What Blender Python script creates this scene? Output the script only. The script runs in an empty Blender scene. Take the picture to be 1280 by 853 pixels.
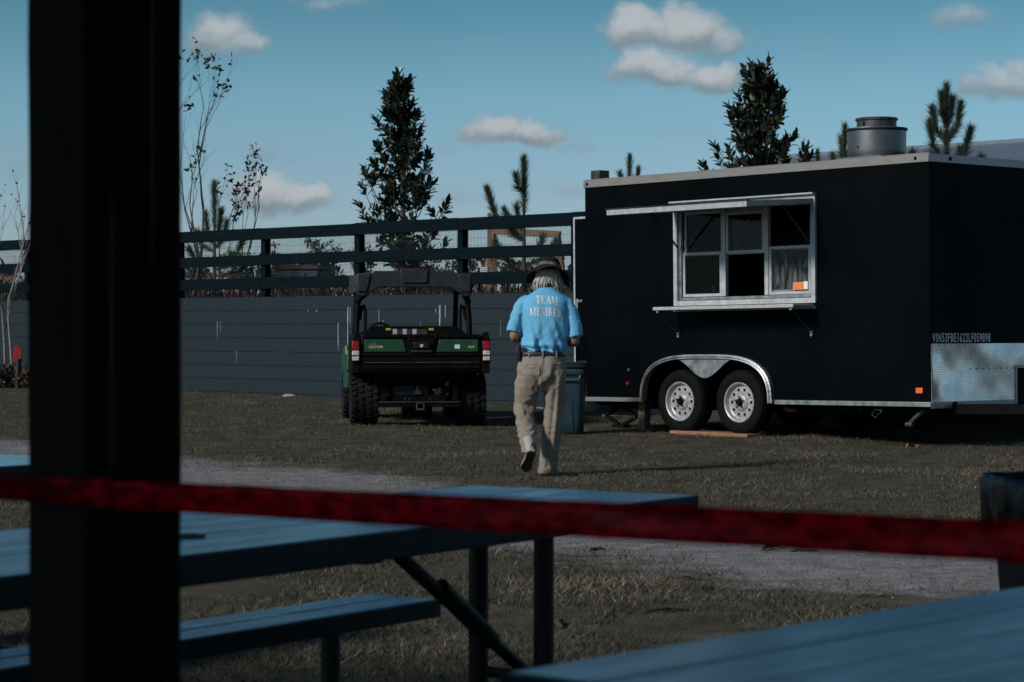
import bpy, bmesh, math, random
import numpy as np
from mathutils import Vector, Matrix, noise, Euler
random.seed(7); np.random.seed(7)
R = math.radians
scene = bpy.context.scene
C = scene.collection

# ------------------------------------------------------------------ camera
F = 85.0 / 36.0 * 1280.0          # focal length in photo pixels
CAMH = 1.25; HOR = 410.0
def at(px, py, d):                # photo pixel + distance -> world point
    return Vector(((px - 640) / F * d, d, CAMH - (py - HOR) / F * d))
cam_d = bpy.data.cameras.new('camera'); cam = bpy.data.objects.new('camera', cam_d); C.objects.link(cam)
cam.location = (0, 0, CAMH); cam.rotation_euler = (R(90), 0, 0)
cam_d.lens = 85; cam_d.sensor_width = 36; cam_d.shift_y = -(426.5 - HOR) / 1280.0
cam_d.clip_start = 0.05; cam_d.clip_end = 3000
cam_d.dof.use_dof = True; cam_d.dof.focus_distance = 20.5; cam_d.dof.aperture_fstop = 7.5
scene.camera = cam

# ------------------------------------------------------------------ sky, sun, exposure
SUN_EL, SUN_AZ = R(29), math.atan2(-0.82, -0.57)     # azimuth clockwise from +Y
SKY_STRENGTH, SUN_STRENGTH = 0.097, 3.2
EXPOSURE = 0.0
world = bpy.data.worlds.new('World'); scene.world = world; world.use_nodes = True
nt = world.node_tree; N = nt.nodes; LK = nt.links; N.clear()
def wn(t, **k):
    n = N.new(t)
    for a, b in k.items(): setattr(n, a, b)
    return n
def wmath(op, a, b=None, clamp=False):
    n = wn('ShaderNodeMath', operation=op, use_clamp=clamp)
    for i, v in enumerate((a, b)):
        if v is None: continue
        if isinstance(v, (int, float)): n.inputs[i].default_value = v
        else: LK.new(v, n.inputs[i])
    return n.outputs[0]
def wsmooth(v, a, b, lo=0.0, hi=1.0):
    n = wn('ShaderNodeMapRange', interpolation_type='SMOOTHSTEP'); LK.new(v, n.inputs[0])
    n.inputs[1].default_value = a; n.inputs[2].default_value = b; n.inputs[3].default_value = lo; n.inputs[4].default_value = hi
    return n.outputs[0]
sky = wn('ShaderNodeTexSky', sky_type='NISHITA', sun_disc=False, sun_elevation=SUN_EL, sun_rotation=SUN_AZ)
sky.air_density = 1.0; sky.dust_density = 0.4; sky.ozone_density = 1.5; sky.altitude = 0
tint = wn('ShaderNodeMix', data_type='RGBA', blend_type='MULTIPLY'); tint.inputs[0].default_value = 1
LK.new(sky.outputs[0], tint.inputs[6])
tc = wn('ShaderNodeTexCoord'); sep = wn('ShaderNodeSeparateXYZ'); LK.new(tc.outputs['Generated'], sep.inputs[0])
gx, gy, gz = sep.outputs
# the air deepens in colour upwards
grad = wn('ShaderNodeValToRGB'); LK.new(gz, grad.inputs[0])
cr = grad.color_ramp
cr.elements[0].position = 0.0; cr.elements[0].color = (0.56, 0.68, 1.0, 1)
cr.elements[1].position = 0.5; cr.elements[1].color = (0.23, 0.43, 0.53, 1)
for p_, c_ in ((0.045, (0.52, 0.67, 0.95, 1)), (0.0955, (0.45, 0.68, 0.82, 1)), (0.131, (0.29, 0.55, 0.625, 1)), (0.16, (0.25, 0.50, 0.59, 1))):
    e_ = cr.elements.new(p_); e_.color = c_
LK.new(grad.outputs[0], tint.inputs[7])
# cumulus: fractal-edged puffs placed by direction, and open scattered cloud everywhere else
ysafe = wmath('MAXIMUM', gy, 0.001)
tx = wmath('DIVIDE', gx, ysafe); tz = wmath('DIVIDE', gz, ysafe)
comb = wn('ShaderNodeCombineXYZ'); LK.new(tx, comb.inputs[0]); LK.new(tz, comb.inputs[1])
def wnoise(vec, scale, detail=6, rough=0.55):
    n = wn('ShaderNodeTexNoise'); LK.new(vec, n.inputs['Vector']); n.inputs['Scale'].default_value = scale
    n.inputs['Detail'].default_value = detail; n.inputs['Roughness'].default_value = rough
    return n
n1 = wnoise(comb.outputs[0], 55, 7, 0.62).outputs[0]
n2c = wnoise(comb.outputs[0], 34, 6, 0.6).outputs[1]
sp2 = wn('ShaderNodeSeparateXYZ'); LK.new(n2c, sp2.inputs[0])
wx = wmath('ADD', tx, wmath('MULTIPLY', wmath('SUBTRACT', sp2.outputs[0], 0.5), 0.034))
wz = wmath('ADD', tz, wmath('MULTIPLY', wmath('SUBTRACT', sp2.outputs[1], 0.5), 0.020))
CLOUDS = [  # px, py, half width, half height above, below, strength
    (270, 44, 52, 36, 24, .80), (305, 52, 30, 20, 20, .65), (410, 2, 62, 12, 13, .55),
    (335, 244, 60, 38, 24, 1.1), (388, 247, 48, 26, 24, 1.0), (322, 188, 40, 22, 14, .40), (365, 194, 30, 10, 8, .26),
    (617, 168, 48, 38, 18, 1.1), (666, 170, 40, 28, 15, 1.05), (715, 182, 52, 12, 9, .36), (590, 182, 50, 14, 9, .35),
    (800, 36, 48, 34, 26, 1.05), (862, 38, 60, 40, 30, 1.1), (915, 54, 40, 26, 18, .75),
    (815, 86, 54, 32, 24, .95), (884, 95, 52, 28, 22, .98),
    (1208, 24, 46, 26, 22, .60), (1240, 112, 48, 32, 22, .85), (1285, 104, 46, 34, 24, .85),
    (1095, 36, 30, 10, 8, .18), (15, 200, 45, 34, 30, .36), (460, 208, 30, 12, 8, .16), (560, 245, 70, 16, 12, .34), (705, 238, 60, 18, 12, .34), (430, 262, 60, 12, 10, .3), (860, 170, 60, 12, 10, .24), (1010, 60, 60, 14, 10, .2), (1130, 150, 60, 12, 10, .22), (560, 60, 60, 12, 9, .2), (80, 110, 60, 20, 15, .3)]
dens = None; lit = None
for (px, py, hw, hu, hd, a) in CLOUDS:
    cx, cz = (px - 640) / F, (HOR - py) / F
    hw *= 1.18; hu *= 1.12; hd *= 1.15
    u = wmath('MULTIPLY', wmath('SUBTRACT', wx, cx), F / hw)
    v = wmath('SUBTRACT', wz, cz)
    v = wmath('MAXIMUM', wmath('MULTIPLY', v, F / hu), wmath('MULTIPLY', v, -F / hd))
    r2 = wmath('ADD', wmath('MULTIPLY', u, u), wmath('MULTIPLY', v, v))
    s_ = wmath('SUBTRACT', 1.0, r2)
    s_ = wmath('MULTIPLY', wmath('MAXIMUM', s_, -0.6), a * 1.06)
    v2 = wmath('MULTIPLY', wmath('SUBTRACT', wz, cz - 0.55 * hd / F), F / (hu * 1.1), True)
    l_ = wmath('MULTIPLY', wmath('MAXIMUM', s_, 0.0), v2)
    dens = s_ if dens is None else wmath('MAXIMUM', dens, s_)
    lit = l_ if lit is None else wmath('MAXIMUM', lit, l_)
edge = wmath('ADD', dens, wmath('MULTIPLY', wmath('SUBTRACT', n1, 0.5), 1.5))
front = wsmooth(gy, 0.05, 0.2)
cov = wmath('MULTIPLY', wmath('MULTIPLY', wsmooth(edge, -0.05, 0.95), wsmooth(dens, -0.25, 0.8)), front)
bright = wsmooth(wmath('ADD', lit, wmath('MULTIPLY', wmath('SUBTRACT', n1, 0.5), 0.5)), 0.0, 0.62)
# scattered cloud over the rest of the sky
zs = wmath('MAXIMUM', gz, 0.06)
cq = wn('ShaderNodeCombineXYZ'); LK.new(wmath('DIVIDE', gx, zs), cq.inputs[0]); LK.new(wmath('DIVIDE', gy, zs), cq.inputs[1])
n3 = wnoise(cq.outputs[0], 0.9, 6, 0.55).outputs[0]
away = wmath('SUBTRACT', 1.0, wmath('MULTIPLY', wmath('MULTIPLY', wsmooth(wmath('ABSOLUTE', tx), 0.3, 0.24), wsmooth(tz, 0.24, 0.17)), front))
cov2 = wmath('MULTIPLY', wmath('MULTIPLY', wsmooth(n3, 0.50, 0.68), away), wsmooth(gz, 0.0, 0.12, 0.0, 0.85))
ccol = wn('ShaderNodeMix', data_type='RGBA'); LK.new(bright, ccol.inputs[0])
ccol.inputs[6].default_value = (2.1, 2.75, 3.2, 1); ccol.inputs[7].default_value = (4.45, 4.9, 5.2, 1)
mixc = wn('ShaderNodeMix', data_type='RGBA'); LK.new(cov, mixc.inputs[0]); LK.new(tint.outputs[2], mixc.inputs[6]); LK.new(ccol.outputs[2], mixc.inputs[7])
mixd = wn('ShaderNodeMix', data_type='RGBA'); LK.new(cov2, mixd.inputs[0]); LK.new(mixc.outputs[2], mixd.inputs[6]); mixd.inputs[7].default_value = (3.6, 4.0, 4.3, 1)
bg = wn('ShaderNodeBackground'); bg.inputs[1].default_value = SKY_STRENGTH; LK.new(mixd.outputs[2], bg.inputs[0])
wo = wn('ShaderNodeOutputWorld'); LK.new(bg.outputs[0], wo.inputs[0])
sd = bpy.data.lights.new('sun', 'SUN'); sun = bpy.data.objects.new('sun', sd); C.objects.link(sun)
sd.energy = SUN_STRENGTH; sd.angle = R(10.0); sd.color = (1.0, 0.94, 0.87)
sdir = Vector((math.sin(SUN_AZ) * math.cos(SUN_EL), math.cos(SUN_AZ) * math.cos(SUN_EL), math.sin(SUN_EL)))
sun.rotation_euler = sdir.to_track_quat('Z', 'Y').to_euler(); sun.location = (-20, -5, 30)
vs = scene.view_settings; vs.view_transform = 'Standard'; vs.look = 'None'; vs.exposure = EXPOSURE; vs.gamma = 1; vs.use_curve_mapping = False
scene.cycles.max_bounces = 6; scene.cycles.transparent_max_bounces = 8
try: scene.cycles.use_denoising = True
except Exception: pass

# ------------------------------------------------------------------ materials
def mat(name, col, rough=0.6, metal=0.0, var=0.15, vscale=6.0, bump=0.0, bscale=40.0, col2=None, spec=0.5, coat=0.0, rvar=0.12, stretch=None):
    m = bpy.data.materials.new(name); m.use_nodes = True
    t = m.node_tree; b = t.nodes['Principled BSDF']
    b.inputs['Roughness'].default_value = rough; b.inputs['Metallic'].default_value = metal
    b.inputs['Specular IOR Level'].default_value = spec
    b.inputs['Coat Weight'].default_value = coat; b.inputs['Coat Roughness'].default_value = 0.15
    tcn = t.nodes.new('ShaderNodeTexCoord'); src = tcn.outputs['Object']
    if stretch:
        mp = t.nodes.new('ShaderNodeMapping'); mp.inputs['Scale'].default_value = stretch; t.links.new(src, mp.inputs[0]); src = mp.outputs[0]
    no = t.nodes.new('ShaderNodeTexNoise'); no.inputs['Scale'].default_value = vscale; no.inputs['Detail'].default_value = 6; no.inputs['Roughness'].default_value = 0.6
    t.links.new(src, no.inputs['Vector'])
    mr = t.nodes.new('ShaderNodeMapRange'); t.links.new(no.outputs[0], mr.inputs[0]); mr.inputs[1].default_value = 0.3; mr.inputs[2].default_value = 0.7
    mx = t.nodes.new('ShaderNodeMix'); mx.data_type = 'RGBA'; t.links.new(mr.outputs[0], mx.inputs[0])
    c = tuple(col)
    c2 = tuple(col2) if col2 else tuple(min(1, x * (1 + var)) for x in c)
    c1 = c if col2 else tuple(x * (1 - var) for x in c)
    mx.inputs[6].default_value = (*c1, 1); mx.inputs[7].default_value = (*c2, 1)
    t.links.new(mx.outputs[2], b.inputs['Base Color'])
    rr = t.nodes.new('ShaderNodeMapRange'); t.links.new(no.outputs[0], rr.inputs[0]); rr.inputs[1].default_value = 0.3; rr.inputs[2].default_value = 0.7
    rr.inputs[3].default_value = max(0.02, rough - rvar); rr.inputs[4].default_value = min(1, rough + rvar); t.links.new(rr.outputs[0], b.inputs['Roughness'])
    if bump:
        n2 = t.nodes.new('ShaderNodeTexNoise'); n2.inputs['Scale'].default_value = bscale; n2.inputs['Detail'].default_value = 5; t.links.new(src, n2.inputs['Vector'])
        bp = t.nodes.new('ShaderNodeBump'); bp.inputs['Strength'].default_value = bump; bp.inputs['Distance'].default_value = 0.02
        t.links.new(n2.outputs[0], bp.inputs['Height']); t.links.new(bp.outputs[0], b.inputs['Normal'])
    return m
M = {}
M['black_paint'] = mat('black_paint', (0.0006, 0.0015, 0.0026), 0.5, var=0.5, vscale=0.8, bump=0.06, bscale=1.3, rvar=0.12, spec=0.05)
M['interior'] = mat('interior', (0.03, 0.03, 0.03), 0.7)
M['alu'] = mat('aluminium', (0.30, 0.32, 0.335), 0.42, 0.75, var=0.25, vscale=9, bump=0.1)
M['white_frame'] = mat('white_frame', (0.40, 0.425, 0.44), 0.45, 0.15, var=0.2, vscale=14)
M['rusty_trim'] = mat('rusty_trim', (0.25, 0.258, 0.262), 0.55, 0.35, col2=(0.19, 0.172, 0.155), vscale=2, stretch=(2, 2, 10))
M['rubber'] = mat('rubber', (0.004, 0.0045, 0.005), 0.8, var=0.4, vscale=20, bump=0.2, spec=0.12)
M['rubber_tread'] = mat('rubber_tread', (0.009, 0.010, 0.011), 0.75, var=0.4, vscale=20, bump=0.25, spec=0.2)
M['wheel_white'] = mat('wheel_white', (0.34, 0.35, 0.355), 0.4, 0.2, var=0.3, vscale=25)
M['dark_steel'] = mat('dark_steel', (0.003, 0.003, 0.0034), 0.7, 0.0, var=0.5, vscale=10, bump=0.2, spec=0.12)
M['mid_steel'] = mat('mid_steel', (0.06, 0.06, 0.06), 0.5, 0.5, var=0.5, vscale=10, bump=0.2)
M['black_plastic'] = mat('black_plastic', (0.003, 0.0035, 0.004), 0.6, var=0.4, vscale=14, bump=0.1, spec=0.12)
M['grey_plastic'] = mat('grey_plastic', (0.020, 0.025, 0.031), 0.66, var=0.3, vscale=8, bump=0.05, spec=0.35)
M['green_paint'] = mat('green_paint', (0.011, 0.060, 0.028), 0.45, var=0.2, vscale=7, coat=0.1)
M['yellow'] = mat('yellow', (0.55, 0.38, 0.06), 0.5)
M['cream_print'] = mat('cream_print', (0.60, 0.50, 0.22), 0.5)
M['white_print'] = mat('white_print', (0.72, 0.75, 0.76), 0.5, var=0.08)
M['red_lens'] = mat('red_lens', (0.28, 0.008, 0.010), 0.3, coat=0.2)
M['clear_lens'] = mat('clear_lens', (0.55, 0.52, 0.50), 0.2, coat=0.5, var=0.35, vscale=40)
M['amber_lens'] = mat('amber_lens', (0.80, 0.13, 0.015), 0.3, coat=0.3)
M['wall_paint'] = mat('wall_paint', (0.0095, 0.0205, 0.028), 0.65, var=0.25, vscale=2.2, bump=0.35, bscale=60, spec=0.25)
M['mortar'] = mat('mortar', (0.0080, 0.0175, 0.024), 0.7, var=0.2)
M['drip'] = mat('paint_drip', (0.24, 0.29, 0.32), 0.6, var=0.35, vscale=30)
M['fence_paint'] = mat('fence_paint', (0.0018, 0.0070, 0.0105), 0.7, var=0.5, vscale=3, bump=0.25, bscale=30, stretch=(1, 1, 8), spec=0.06)
M['wire'] = mat('wire', (0.05, 0.055, 0.06), 0.5, 0.6)
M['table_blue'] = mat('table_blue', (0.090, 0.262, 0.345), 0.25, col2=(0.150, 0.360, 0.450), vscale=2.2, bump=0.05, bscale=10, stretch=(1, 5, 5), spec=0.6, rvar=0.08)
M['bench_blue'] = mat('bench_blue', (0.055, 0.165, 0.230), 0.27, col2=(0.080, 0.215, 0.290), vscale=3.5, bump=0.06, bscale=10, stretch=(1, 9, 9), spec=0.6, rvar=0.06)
M['shaded_edge'] = mat('table_edge_shade', (0.010, 0.024, 0.031), 0.6, var=0.2, spec=0.2)  # darker than the boards: shade on the table sides put into the colour
M['table_steel'] = mat('table_steel', (0.012, 0.014, 0.016), 0.55, 0.2, var=0.4, bump=0.15)
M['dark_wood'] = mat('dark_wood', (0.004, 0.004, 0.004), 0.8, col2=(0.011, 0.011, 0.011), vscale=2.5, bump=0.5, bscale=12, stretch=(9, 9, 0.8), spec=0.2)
M['wood'] = mat('wood', (0.17, 0.105, 0.065), 0.8, col2=(0.26, 0.17, 0.11), vscale=4, bump=0.4, bscale=14, stretch=(1, 8, 8))
M['plank_orange'] = mat('plank_orange', (0.24, 0.11, 0.06), 0.8, col2=(0.33, 0.17, 0.10), vscale=5, bump=0.4, bscale=14, stretch=(1, 8, 8))
M['bin_teal'] = mat('bin_teal', (0.010, 0.034, 0.048), 0.5, var=0.25, vscale=6, spec=0.4)
M['bin_dark'] = mat('bin_dark', (0.003, 0.008, 0.011), 0.5, var=0.3, vscale=6, spec=0.3)
M['bag'] = mat('bag', (0.0015, 0.003, 0.005), 0.4, var=0.3, bump=0.5, bscale=9, spec=0.15)
M['roof_metal'] = mat('roof_metal', (0.13, 0.17, 0.21), 0.5, 0.2, var=0.1)
M['bwall'] = mat('building_wall', (0.2, 0.22, 0.24), 0.7)
M['bark'] = mat('bark', (0.06, 0.045, 0.035), 0.9, var=0.4, bump=0.6, bscale=30)
M['pale_bark'] = mat('pale_bark', (0.30, 0.26, 0.23), 0.85, col2=(0.15, 0.12, 0.11), vscale=12, bump=0.3)
M['magnolia_leaf'] = mat('magnolia_leaf', (0.010, 0.024, 0.015), 0.35, col2=(0.024, 0.045, 0.022), vscale=5, spec=0.5)
M['magnolia_brown'] = mat('magnolia_leaf_underside', (0.055, 0.032, 0.016), 0.7, var=0.4, vscale=5)
M['pine_needle'] = mat('pine_needle', (0.020, 0.040, 0.026), 0.55, col2=(0.045, 0.072, 0.038), vscale=3)
M['leaf_dark'] = mat('leaf_dark', (0.012, 0.020, 0.014), 0.6, var=0.4, vscale=4)
M['leaf_green'] = mat('leaf_green', (0.020, 0.040, 0.020), 0.55, col2=(0.05, 0.075, 0.035), vscale=4)
M['leaf_dry'] = mat('leaf_dry', (0.055, 0.030, 0.020), 0.8, col2=(0.10, 0.066, 0.040), vscale=4)
M['flower_red'] = mat('flower_red', (0.50, 0.03, 0.03), 0.6)
M['flower_pink'] = mat('flower_pink', (0.48, 0.32, 0.40), 0.6)
M['pink'] = mat('pink_plastic', (0.60, 0.25, 0.33), 0.6)
M['red_cloth'] = mat('red_cloth', (0.22, 0.008, 0.010), 0.8)
M['skin'] = mat('skin', (0.34, 0.15, 0.10), 0.55, var=0.15, vscale=20)
M['hair'] = mat('hair', (0.26, 0.235, 0.21), 0.55, col2=(0.44, 0.41, 0.375), vscale=30)
M['khaki'] = mat('khaki', (0.232, 0.202, 0.168), 0.85, var=0.10, vscale=5, bump=0.12, bscale=220, spec=0.2)
M['shirt'] = mat('shirt', (0.118, 0.395, 0.620), 0.7, var=0.06, vscale=4, bump=0.05, bscale=300, spec=0.3)
M['belt'] = mat('belt', (0.012, 0.014, 0.022), 0.5)
M['hat'] = mat('hat', (0.005, 0.005, 0.006), 0.85, col2=(0.014, 0.014, 0.015), vscale=22, spec=0.2)
M['hat_band'] = mat('hat_band', (0.012, 0.012, 0.012), 0.8, col2=(0.20, 0.19, 0.18), vscale=26, spec=0.2)
M['shoe'] = mat('shoe', (0.050, 0.045, 0.042), 0.8, var=0.3, vscale=18)
M['sole'] = mat('sole', (0.025, 0.020, 0.018), 0.8)
M['midsole'] = mat('midsole', (0.30, 0.27, 0.24), 0.7)
M['sock'] = mat('sock', (0.34, 0.31, 0.28), 0.9)
M['leather'] = mat('leather', (0.006, 0.006, 0.007), 0.45)
M['label_white'] = mat('label_white', (0.42, 0.42, 0.44), 0.5, var=0.5, vscale=60)
M['label_dark'] = mat('label_dark', (0.03, 0.035, 0.04), 0.5, var=0.6, vscale=60)
M['label_orange'] = mat('label_orange', (0.75, 0.20, 0.07), 0.5, var=0.2, vscale=60)
M['gravel'] = mat('gravel_stone', (0.075, 0.073, 0.072), 0.9, col2=(0.21, 0.205, 0.20), vscale=45)
M['stone'] = mat('stone', (0.30, 0.28, 0.26), 0.9, var=0.3, vscale=20)

def special_materials():
    # pale patches on the bench: bright glints put into the colour
    t = M['bench_blue'].node_tree; b = t.nodes['Principled BSDF']; src = b.inputs['Base Color'].links[0].from_socket
    tcn = t.nodes.new('ShaderNodeTexCoord'); mp = t.nodes.new('ShaderNodeMapping'); mp.inputs['Scale'].default_value = (5, 22, 9); t.links.new(tcn.outputs['Object'], mp.inputs[0])
    n = t.nodes.new('ShaderNodeTexNoise'); n.inputs['Scale'].default_value = 1.5; n.inputs['Detail'].default_value = 5; n.inputs['Roughness'].default_value = 0.7; t.links.new(mp.outputs[0], n.inputs['Vector'])
    mr = t.nodes.new('ShaderNodeMapRange'); mr.inputs[1].default_value = 0.56; mr.inputs[2].default_value = 0.62; t.links.new(n.outputs[0], mr.inputs[0])
    mx = t.nodes.new('ShaderNodeMix'); mx.data_type = 'RGBA'; t.links.new(mr.outputs[0], mx.inputs[0]); t.links.new(src, mx.inputs[6]); mx.inputs[7].default_value = (0.50, 0.56, 0.58, 1); t.links.new(mx.outputs[2], b.inputs['Base Color'])
    # diamond plate, softly dented
    m = mat('diamond_plate', (0.80, 0.80, 0.78), 0.28, 0.85, var=0.08, spec=0.8, vscale=3); M['plate'] = m
    t = m.node_tree; b = t.nodes['Principled BSDF']
    tcn = t.nodes.new('ShaderNodeTexCoord'); n = t.nodes.new('ShaderNodeTexNoise'); n.inputs['Scale'].default_value = 1.7; n.inputs['Detail'].default_value = 1.2
    t.links.new(tcn.outputs['Object'], n.inputs['Vector'])
    bp = t.nodes.new('ShaderNodeBump'); bp.inputs['Strength'].default_value = 1.0; bp.inputs['Distance'].default_value = 0.10
    t.links.new(n.outputs[0], bp.inputs['Height']); t.links.new(bp.outputs[0], b.inputs['Normal'])
    # spun fan housing
    M['fan_alu'] = mat('fan_aluminium', (0.17, 0.185, 0.20), 0.40, 0.85, var=0.12, vscale=2, bump=0.05)
    # window glass, its reflections painted in as pale streaks and spots
    def glass(name, lo, hi, sc, tr):
        m = bpy.data.materials.new(name); m.use_nodes = True; t = m.node_tree; t.nodes.clear()
        o = t.nodes.new('ShaderNodeOutputMaterial'); tr_ = t.nodes.new('ShaderNodeBsdfTransparent'); tr_.inputs[0].default_value = (0.75, 0.8, 0.82, 1)
        gl = t.nodes.new('ShaderNodeBsdfGlossy'); gl.inputs['Roughness'].default_value = 0.04; gl.inputs[0].default_value = (0.30, 0.32, 0.34, 1)
        df = t.nodes.new('ShaderNodeBsdfDiffuse'); df.inputs[0].default_value = (0.15, 0.18, 0.19, 1)
        fr = t.nodes.new('ShaderNodeFresnel'); fr.inputs[0].default_value = 1.4
        m1 = t.nodes.new('ShaderNodeMixShader'); t.links.new(fr.outputs[0], m1.inputs[0]); t.links.new(tr_.outputs[0], m1.inputs[1]); t.links.new(gl.outputs[0], m1.inputs[2])
        tcn = t.nodes.new('ShaderNodeTexCoord'); mp = t.nodes.new('ShaderNodeMapping'); mp.inputs['Scale'].default_value = sc
        t.links.new(tcn.outputs['Object'], mp.inputs[0])
        n = t.nodes.new('ShaderNodeTexNoise'); n.inputs['Scale'].default_value = 1; n.inputs['Detail'].default_value = 8; n.inputs['Roughness'].default_value = 0.7; n.inputs['Distortion'].default_value = 0.6
        t.links.new(mp.outputs[0], n.inputs['Vector'])
        mr = t.nodes.new('ShaderNodeMapRange'); mr.inputs[1].default_value = lo; mr.inputs[2].default_value = hi; mr.inputs[4].default_value = tr; t.links.new(n.outputs[0], mr.inputs[0])
        m2 = t.nodes.new('ShaderNodeMixShader'); t.links.new(mr.outputs[0], m2.inputs[0]); t.links.new(m1.outputs[0], m2.inputs[1]); t.links.new(df.outputs[0], m2.inputs[2])
        t.links.new(m2.outputs[0], o.inputs[0]); return m
    M['glass'] = glass('glass', 0.60, 0.72, (9, 1, 5), 0.3)
    M['glass_spot'] = glass('glass_spotted', 0.56, 0.66, (12, 1, 9), 0.6)
    M['glass_streak'] = glass('glass_streaked', 0.47, 0.62, (24, 1, 3.0), 0.8)
    # barrier tape: thin translucent film with darker printing
    m = bpy.data.materials.new('tape'); m.use_nodes = True; t = m.node_tree; t.nodes.clear(); M['tape'] = m
    o = t.nodes.new('ShaderNodeOutputMaterial'); df = t.nodes.new('ShaderNodeBsdfDiffuse'); tl = t.nodes.new('ShaderNodeBsdfTranslucent'); tp = t.nodes.new('ShaderNodeBsdfTransparent'); gl = t.nodes.new('ShaderNodeBsdfGlossy')
    gl.inputs['Roughness'].default_value = 0.25
    tcn = t.nodes.new('ShaderNodeTexCoord'); mp = t.nodes.new('ShaderNodeMapping'); mp.inputs['Scale'].default_value = (16, 1, 34); t.links.new(tcn.outputs['Object'], mp.inputs[0])
    n = t.nodes.new('ShaderNodeTexNoise'); n.inputs['Scale'].default_value = 1.6; n.inputs['Detail'].default_value = 2; n.inputs['Roughness'].default_value = 0.6; t.links.new(mp.outputs[0], n.inputs['Vector'])
    cr = t.nodes.new('ShaderNodeValToRGB'); cr.color_ramp.elements[0].position = 0.40; cr.color_ramp.elements[0].color = (0.42, 0.016, 0.045, 1)
    cr.color_ramp.elements[1].position = 0.60; cr.color_ramp.elements[1].color = (0.98, 0.055, 0.14, 1); t.links.new(n.outputs[0], cr.inputs[0])
    for s in (df, tl): t.links.new(cr.outputs[0], s.inputs[0])
    tp.inputs[0].default_value = (0.75, 0.06, 0.10, 1)
    a = t.nodes.new('ShaderNodeMixShader'); a.inputs[0].default_value = 0.88; t.links.new(df.outputs[0], a.inputs[1]); t.links.new(tl.outputs[0], a.inputs[2])
    b2 = t.nodes.new('ShaderNodeMixShader'); b2.inputs[0].default_value = 0.25; t.links.new(a.outputs[0], b2.inputs[1]); t.links.new(tp.outputs[0], b2.inputs[2])
    c2 = t.nodes.new('ShaderNodeMixShader'); c2.inputs[0].default_value = 0.01; t.links.new(b2.outputs[0], c2.inputs[1]); t.links.new(gl.outputs[0], c2.inputs[2])
    t.links.new(c2.outputs[0], o.inputs[0])
    # ground: worn lawn with a stony track across it
    m = bpy.data.materials.new('ground_surface'); m.use_nodes = True; t = m.node_tree; b = t.nodes['Principled BSDF']; M['ground'] = m
    b.inputs['Roughness'].default_value = 0.95; b.inputs['Specular IOR Level'].default_value = 0.15
    tcn = t.nodes.new('ShaderNodeTexCoord'); P = tcn.outputs['Object']
    def nz(s, d=6, r=0.6):
        q = t.nodes.new('ShaderNodeTexNoise'); q.inputs['Scale'].default_value = s; q.inputs['Detail'].default_value = d; q.inputs['Roughness'].default_value = r; t.links.new(P, q.inputs['Vector']); return q.outputs[0]
    def ramp(v, stops):
        q = t.nodes.new('ShaderNodeValToRGB'); e = q.color_ramp.elements; e[0].position, e[0].color = stops[0][0], (*stops[0][1], 1); e[1].position, e[1].color = stops[-1][0], (*stops[-1][1], 1)
        for p_, c_ in stops[1:-1]: x = e.new(p_); x.color = (*c_, 1)
        t.links.new(v, q.inputs[0]); return q.outputs[0]
    at_ = t.nodes.new('ShaderNodeAttribute'); at_.attribute_name = 'track'
    soil = ramp(nz(3.2, 9, 0.7), [(0.30, (0.035, 0.030, 0.021)), (0.48, (0.068, 0.060, 0.043)), (0.62, (0.100, 0.090, 0.066)), (0.75, (0.140, 0.125, 0.098))])
    fine = ramp(nz(85, 3, 0.7), [(0.36, (0.35, 0.35, 0.35)), (0.5, (0.95, 0.95, 0.95)), (0.66, (1.7, 1.7, 1.7))])
    grav = ramp(nz(6, 8, 0.7), [(0.3, (0.115, 0.112, 0.112)), (0.5, (0.220, 0.216, 0.217)), (0.7, (0.33, 0.325, 0.325))])
    ms = t.nodes.new('ShaderNodeMix'); ms.data_type = 'RGBA'
    am = t.nodes.new('ShaderNodeMath'); am.operation = 'ADD'; t.links.new(at_.outputs['Fac'], am.inputs[0])
    nm = t.nodes.new('ShaderNodeMath'); nm.operation = 'MULTIPLY_ADD'; t.links.new(nz(3.5, 9, 0.78), nm.inputs[0]); nm.inputs[1].default_value = 1.7; nm.inputs[2].default_value = -0.88; t.links.new(nm.outputs[0], am.inputs[1])
    sm = t.nodes.new('ShaderNodeMapRange'); sm.interpolation_type = 'SMOOTHSTEP'; t.links.new(am.outputs[0], sm.inputs[0]); sm.inputs[1].default_value = 0.2; sm.inputs[2].default_value = 0.85
    t.links.new(sm.outputs[0], ms.inputs[0]); t.links.new(soil, ms.inputs[6]); t.links.new(grav, ms.inputs[7])
    mm = t.nodes.new('ShaderNodeMix'); mm.data_type = 'RGBA'; mm.blend_type = 'MULTIPLY'; mm.inputs[0].default_value = 0.85; t.links.new(ms.outputs[2], mm.inputs[6]); t.links.new(fine, mm.inputs[7])
    t.links.new(mm.outputs[2], b.inputs['Base Color'])
    bp = t.nodes.new('ShaderNodeBump'); bp.inputs['Strength'].default_value = 0.9; bp.inputs['Distance'].default_value = 0.02; t.links.new(nz(60, 4, 0.7), bp.inputs['Height']); t.links.new(bp.outputs[0], b.inputs['Normal'])
    # grass blades, green to straw by patch
    m = bpy.data.materials.new('grass_blade'); m.use_nodes = True; t = m.node_tree; b = t.nodes['Principled BSDF']; M['grass'] = m
    b.inputs['Roughness'].default_value = 0.8; b.inputs['Specular IOR Level'].default_value = 0.2
    at_ = t.nodes.new('ShaderNodeAttribute'); at_.attribute_name = 'tone'
    q = t.nodes.new('ShaderNodeValToRGB'); e = q.color_ramp.elements; e[0].position, e[0].color = 0, (0.026, 0.027, 0.017, 1); e[1].position, e[1].color = 1, (0.265, 0.232, 0.178, 1)
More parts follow.
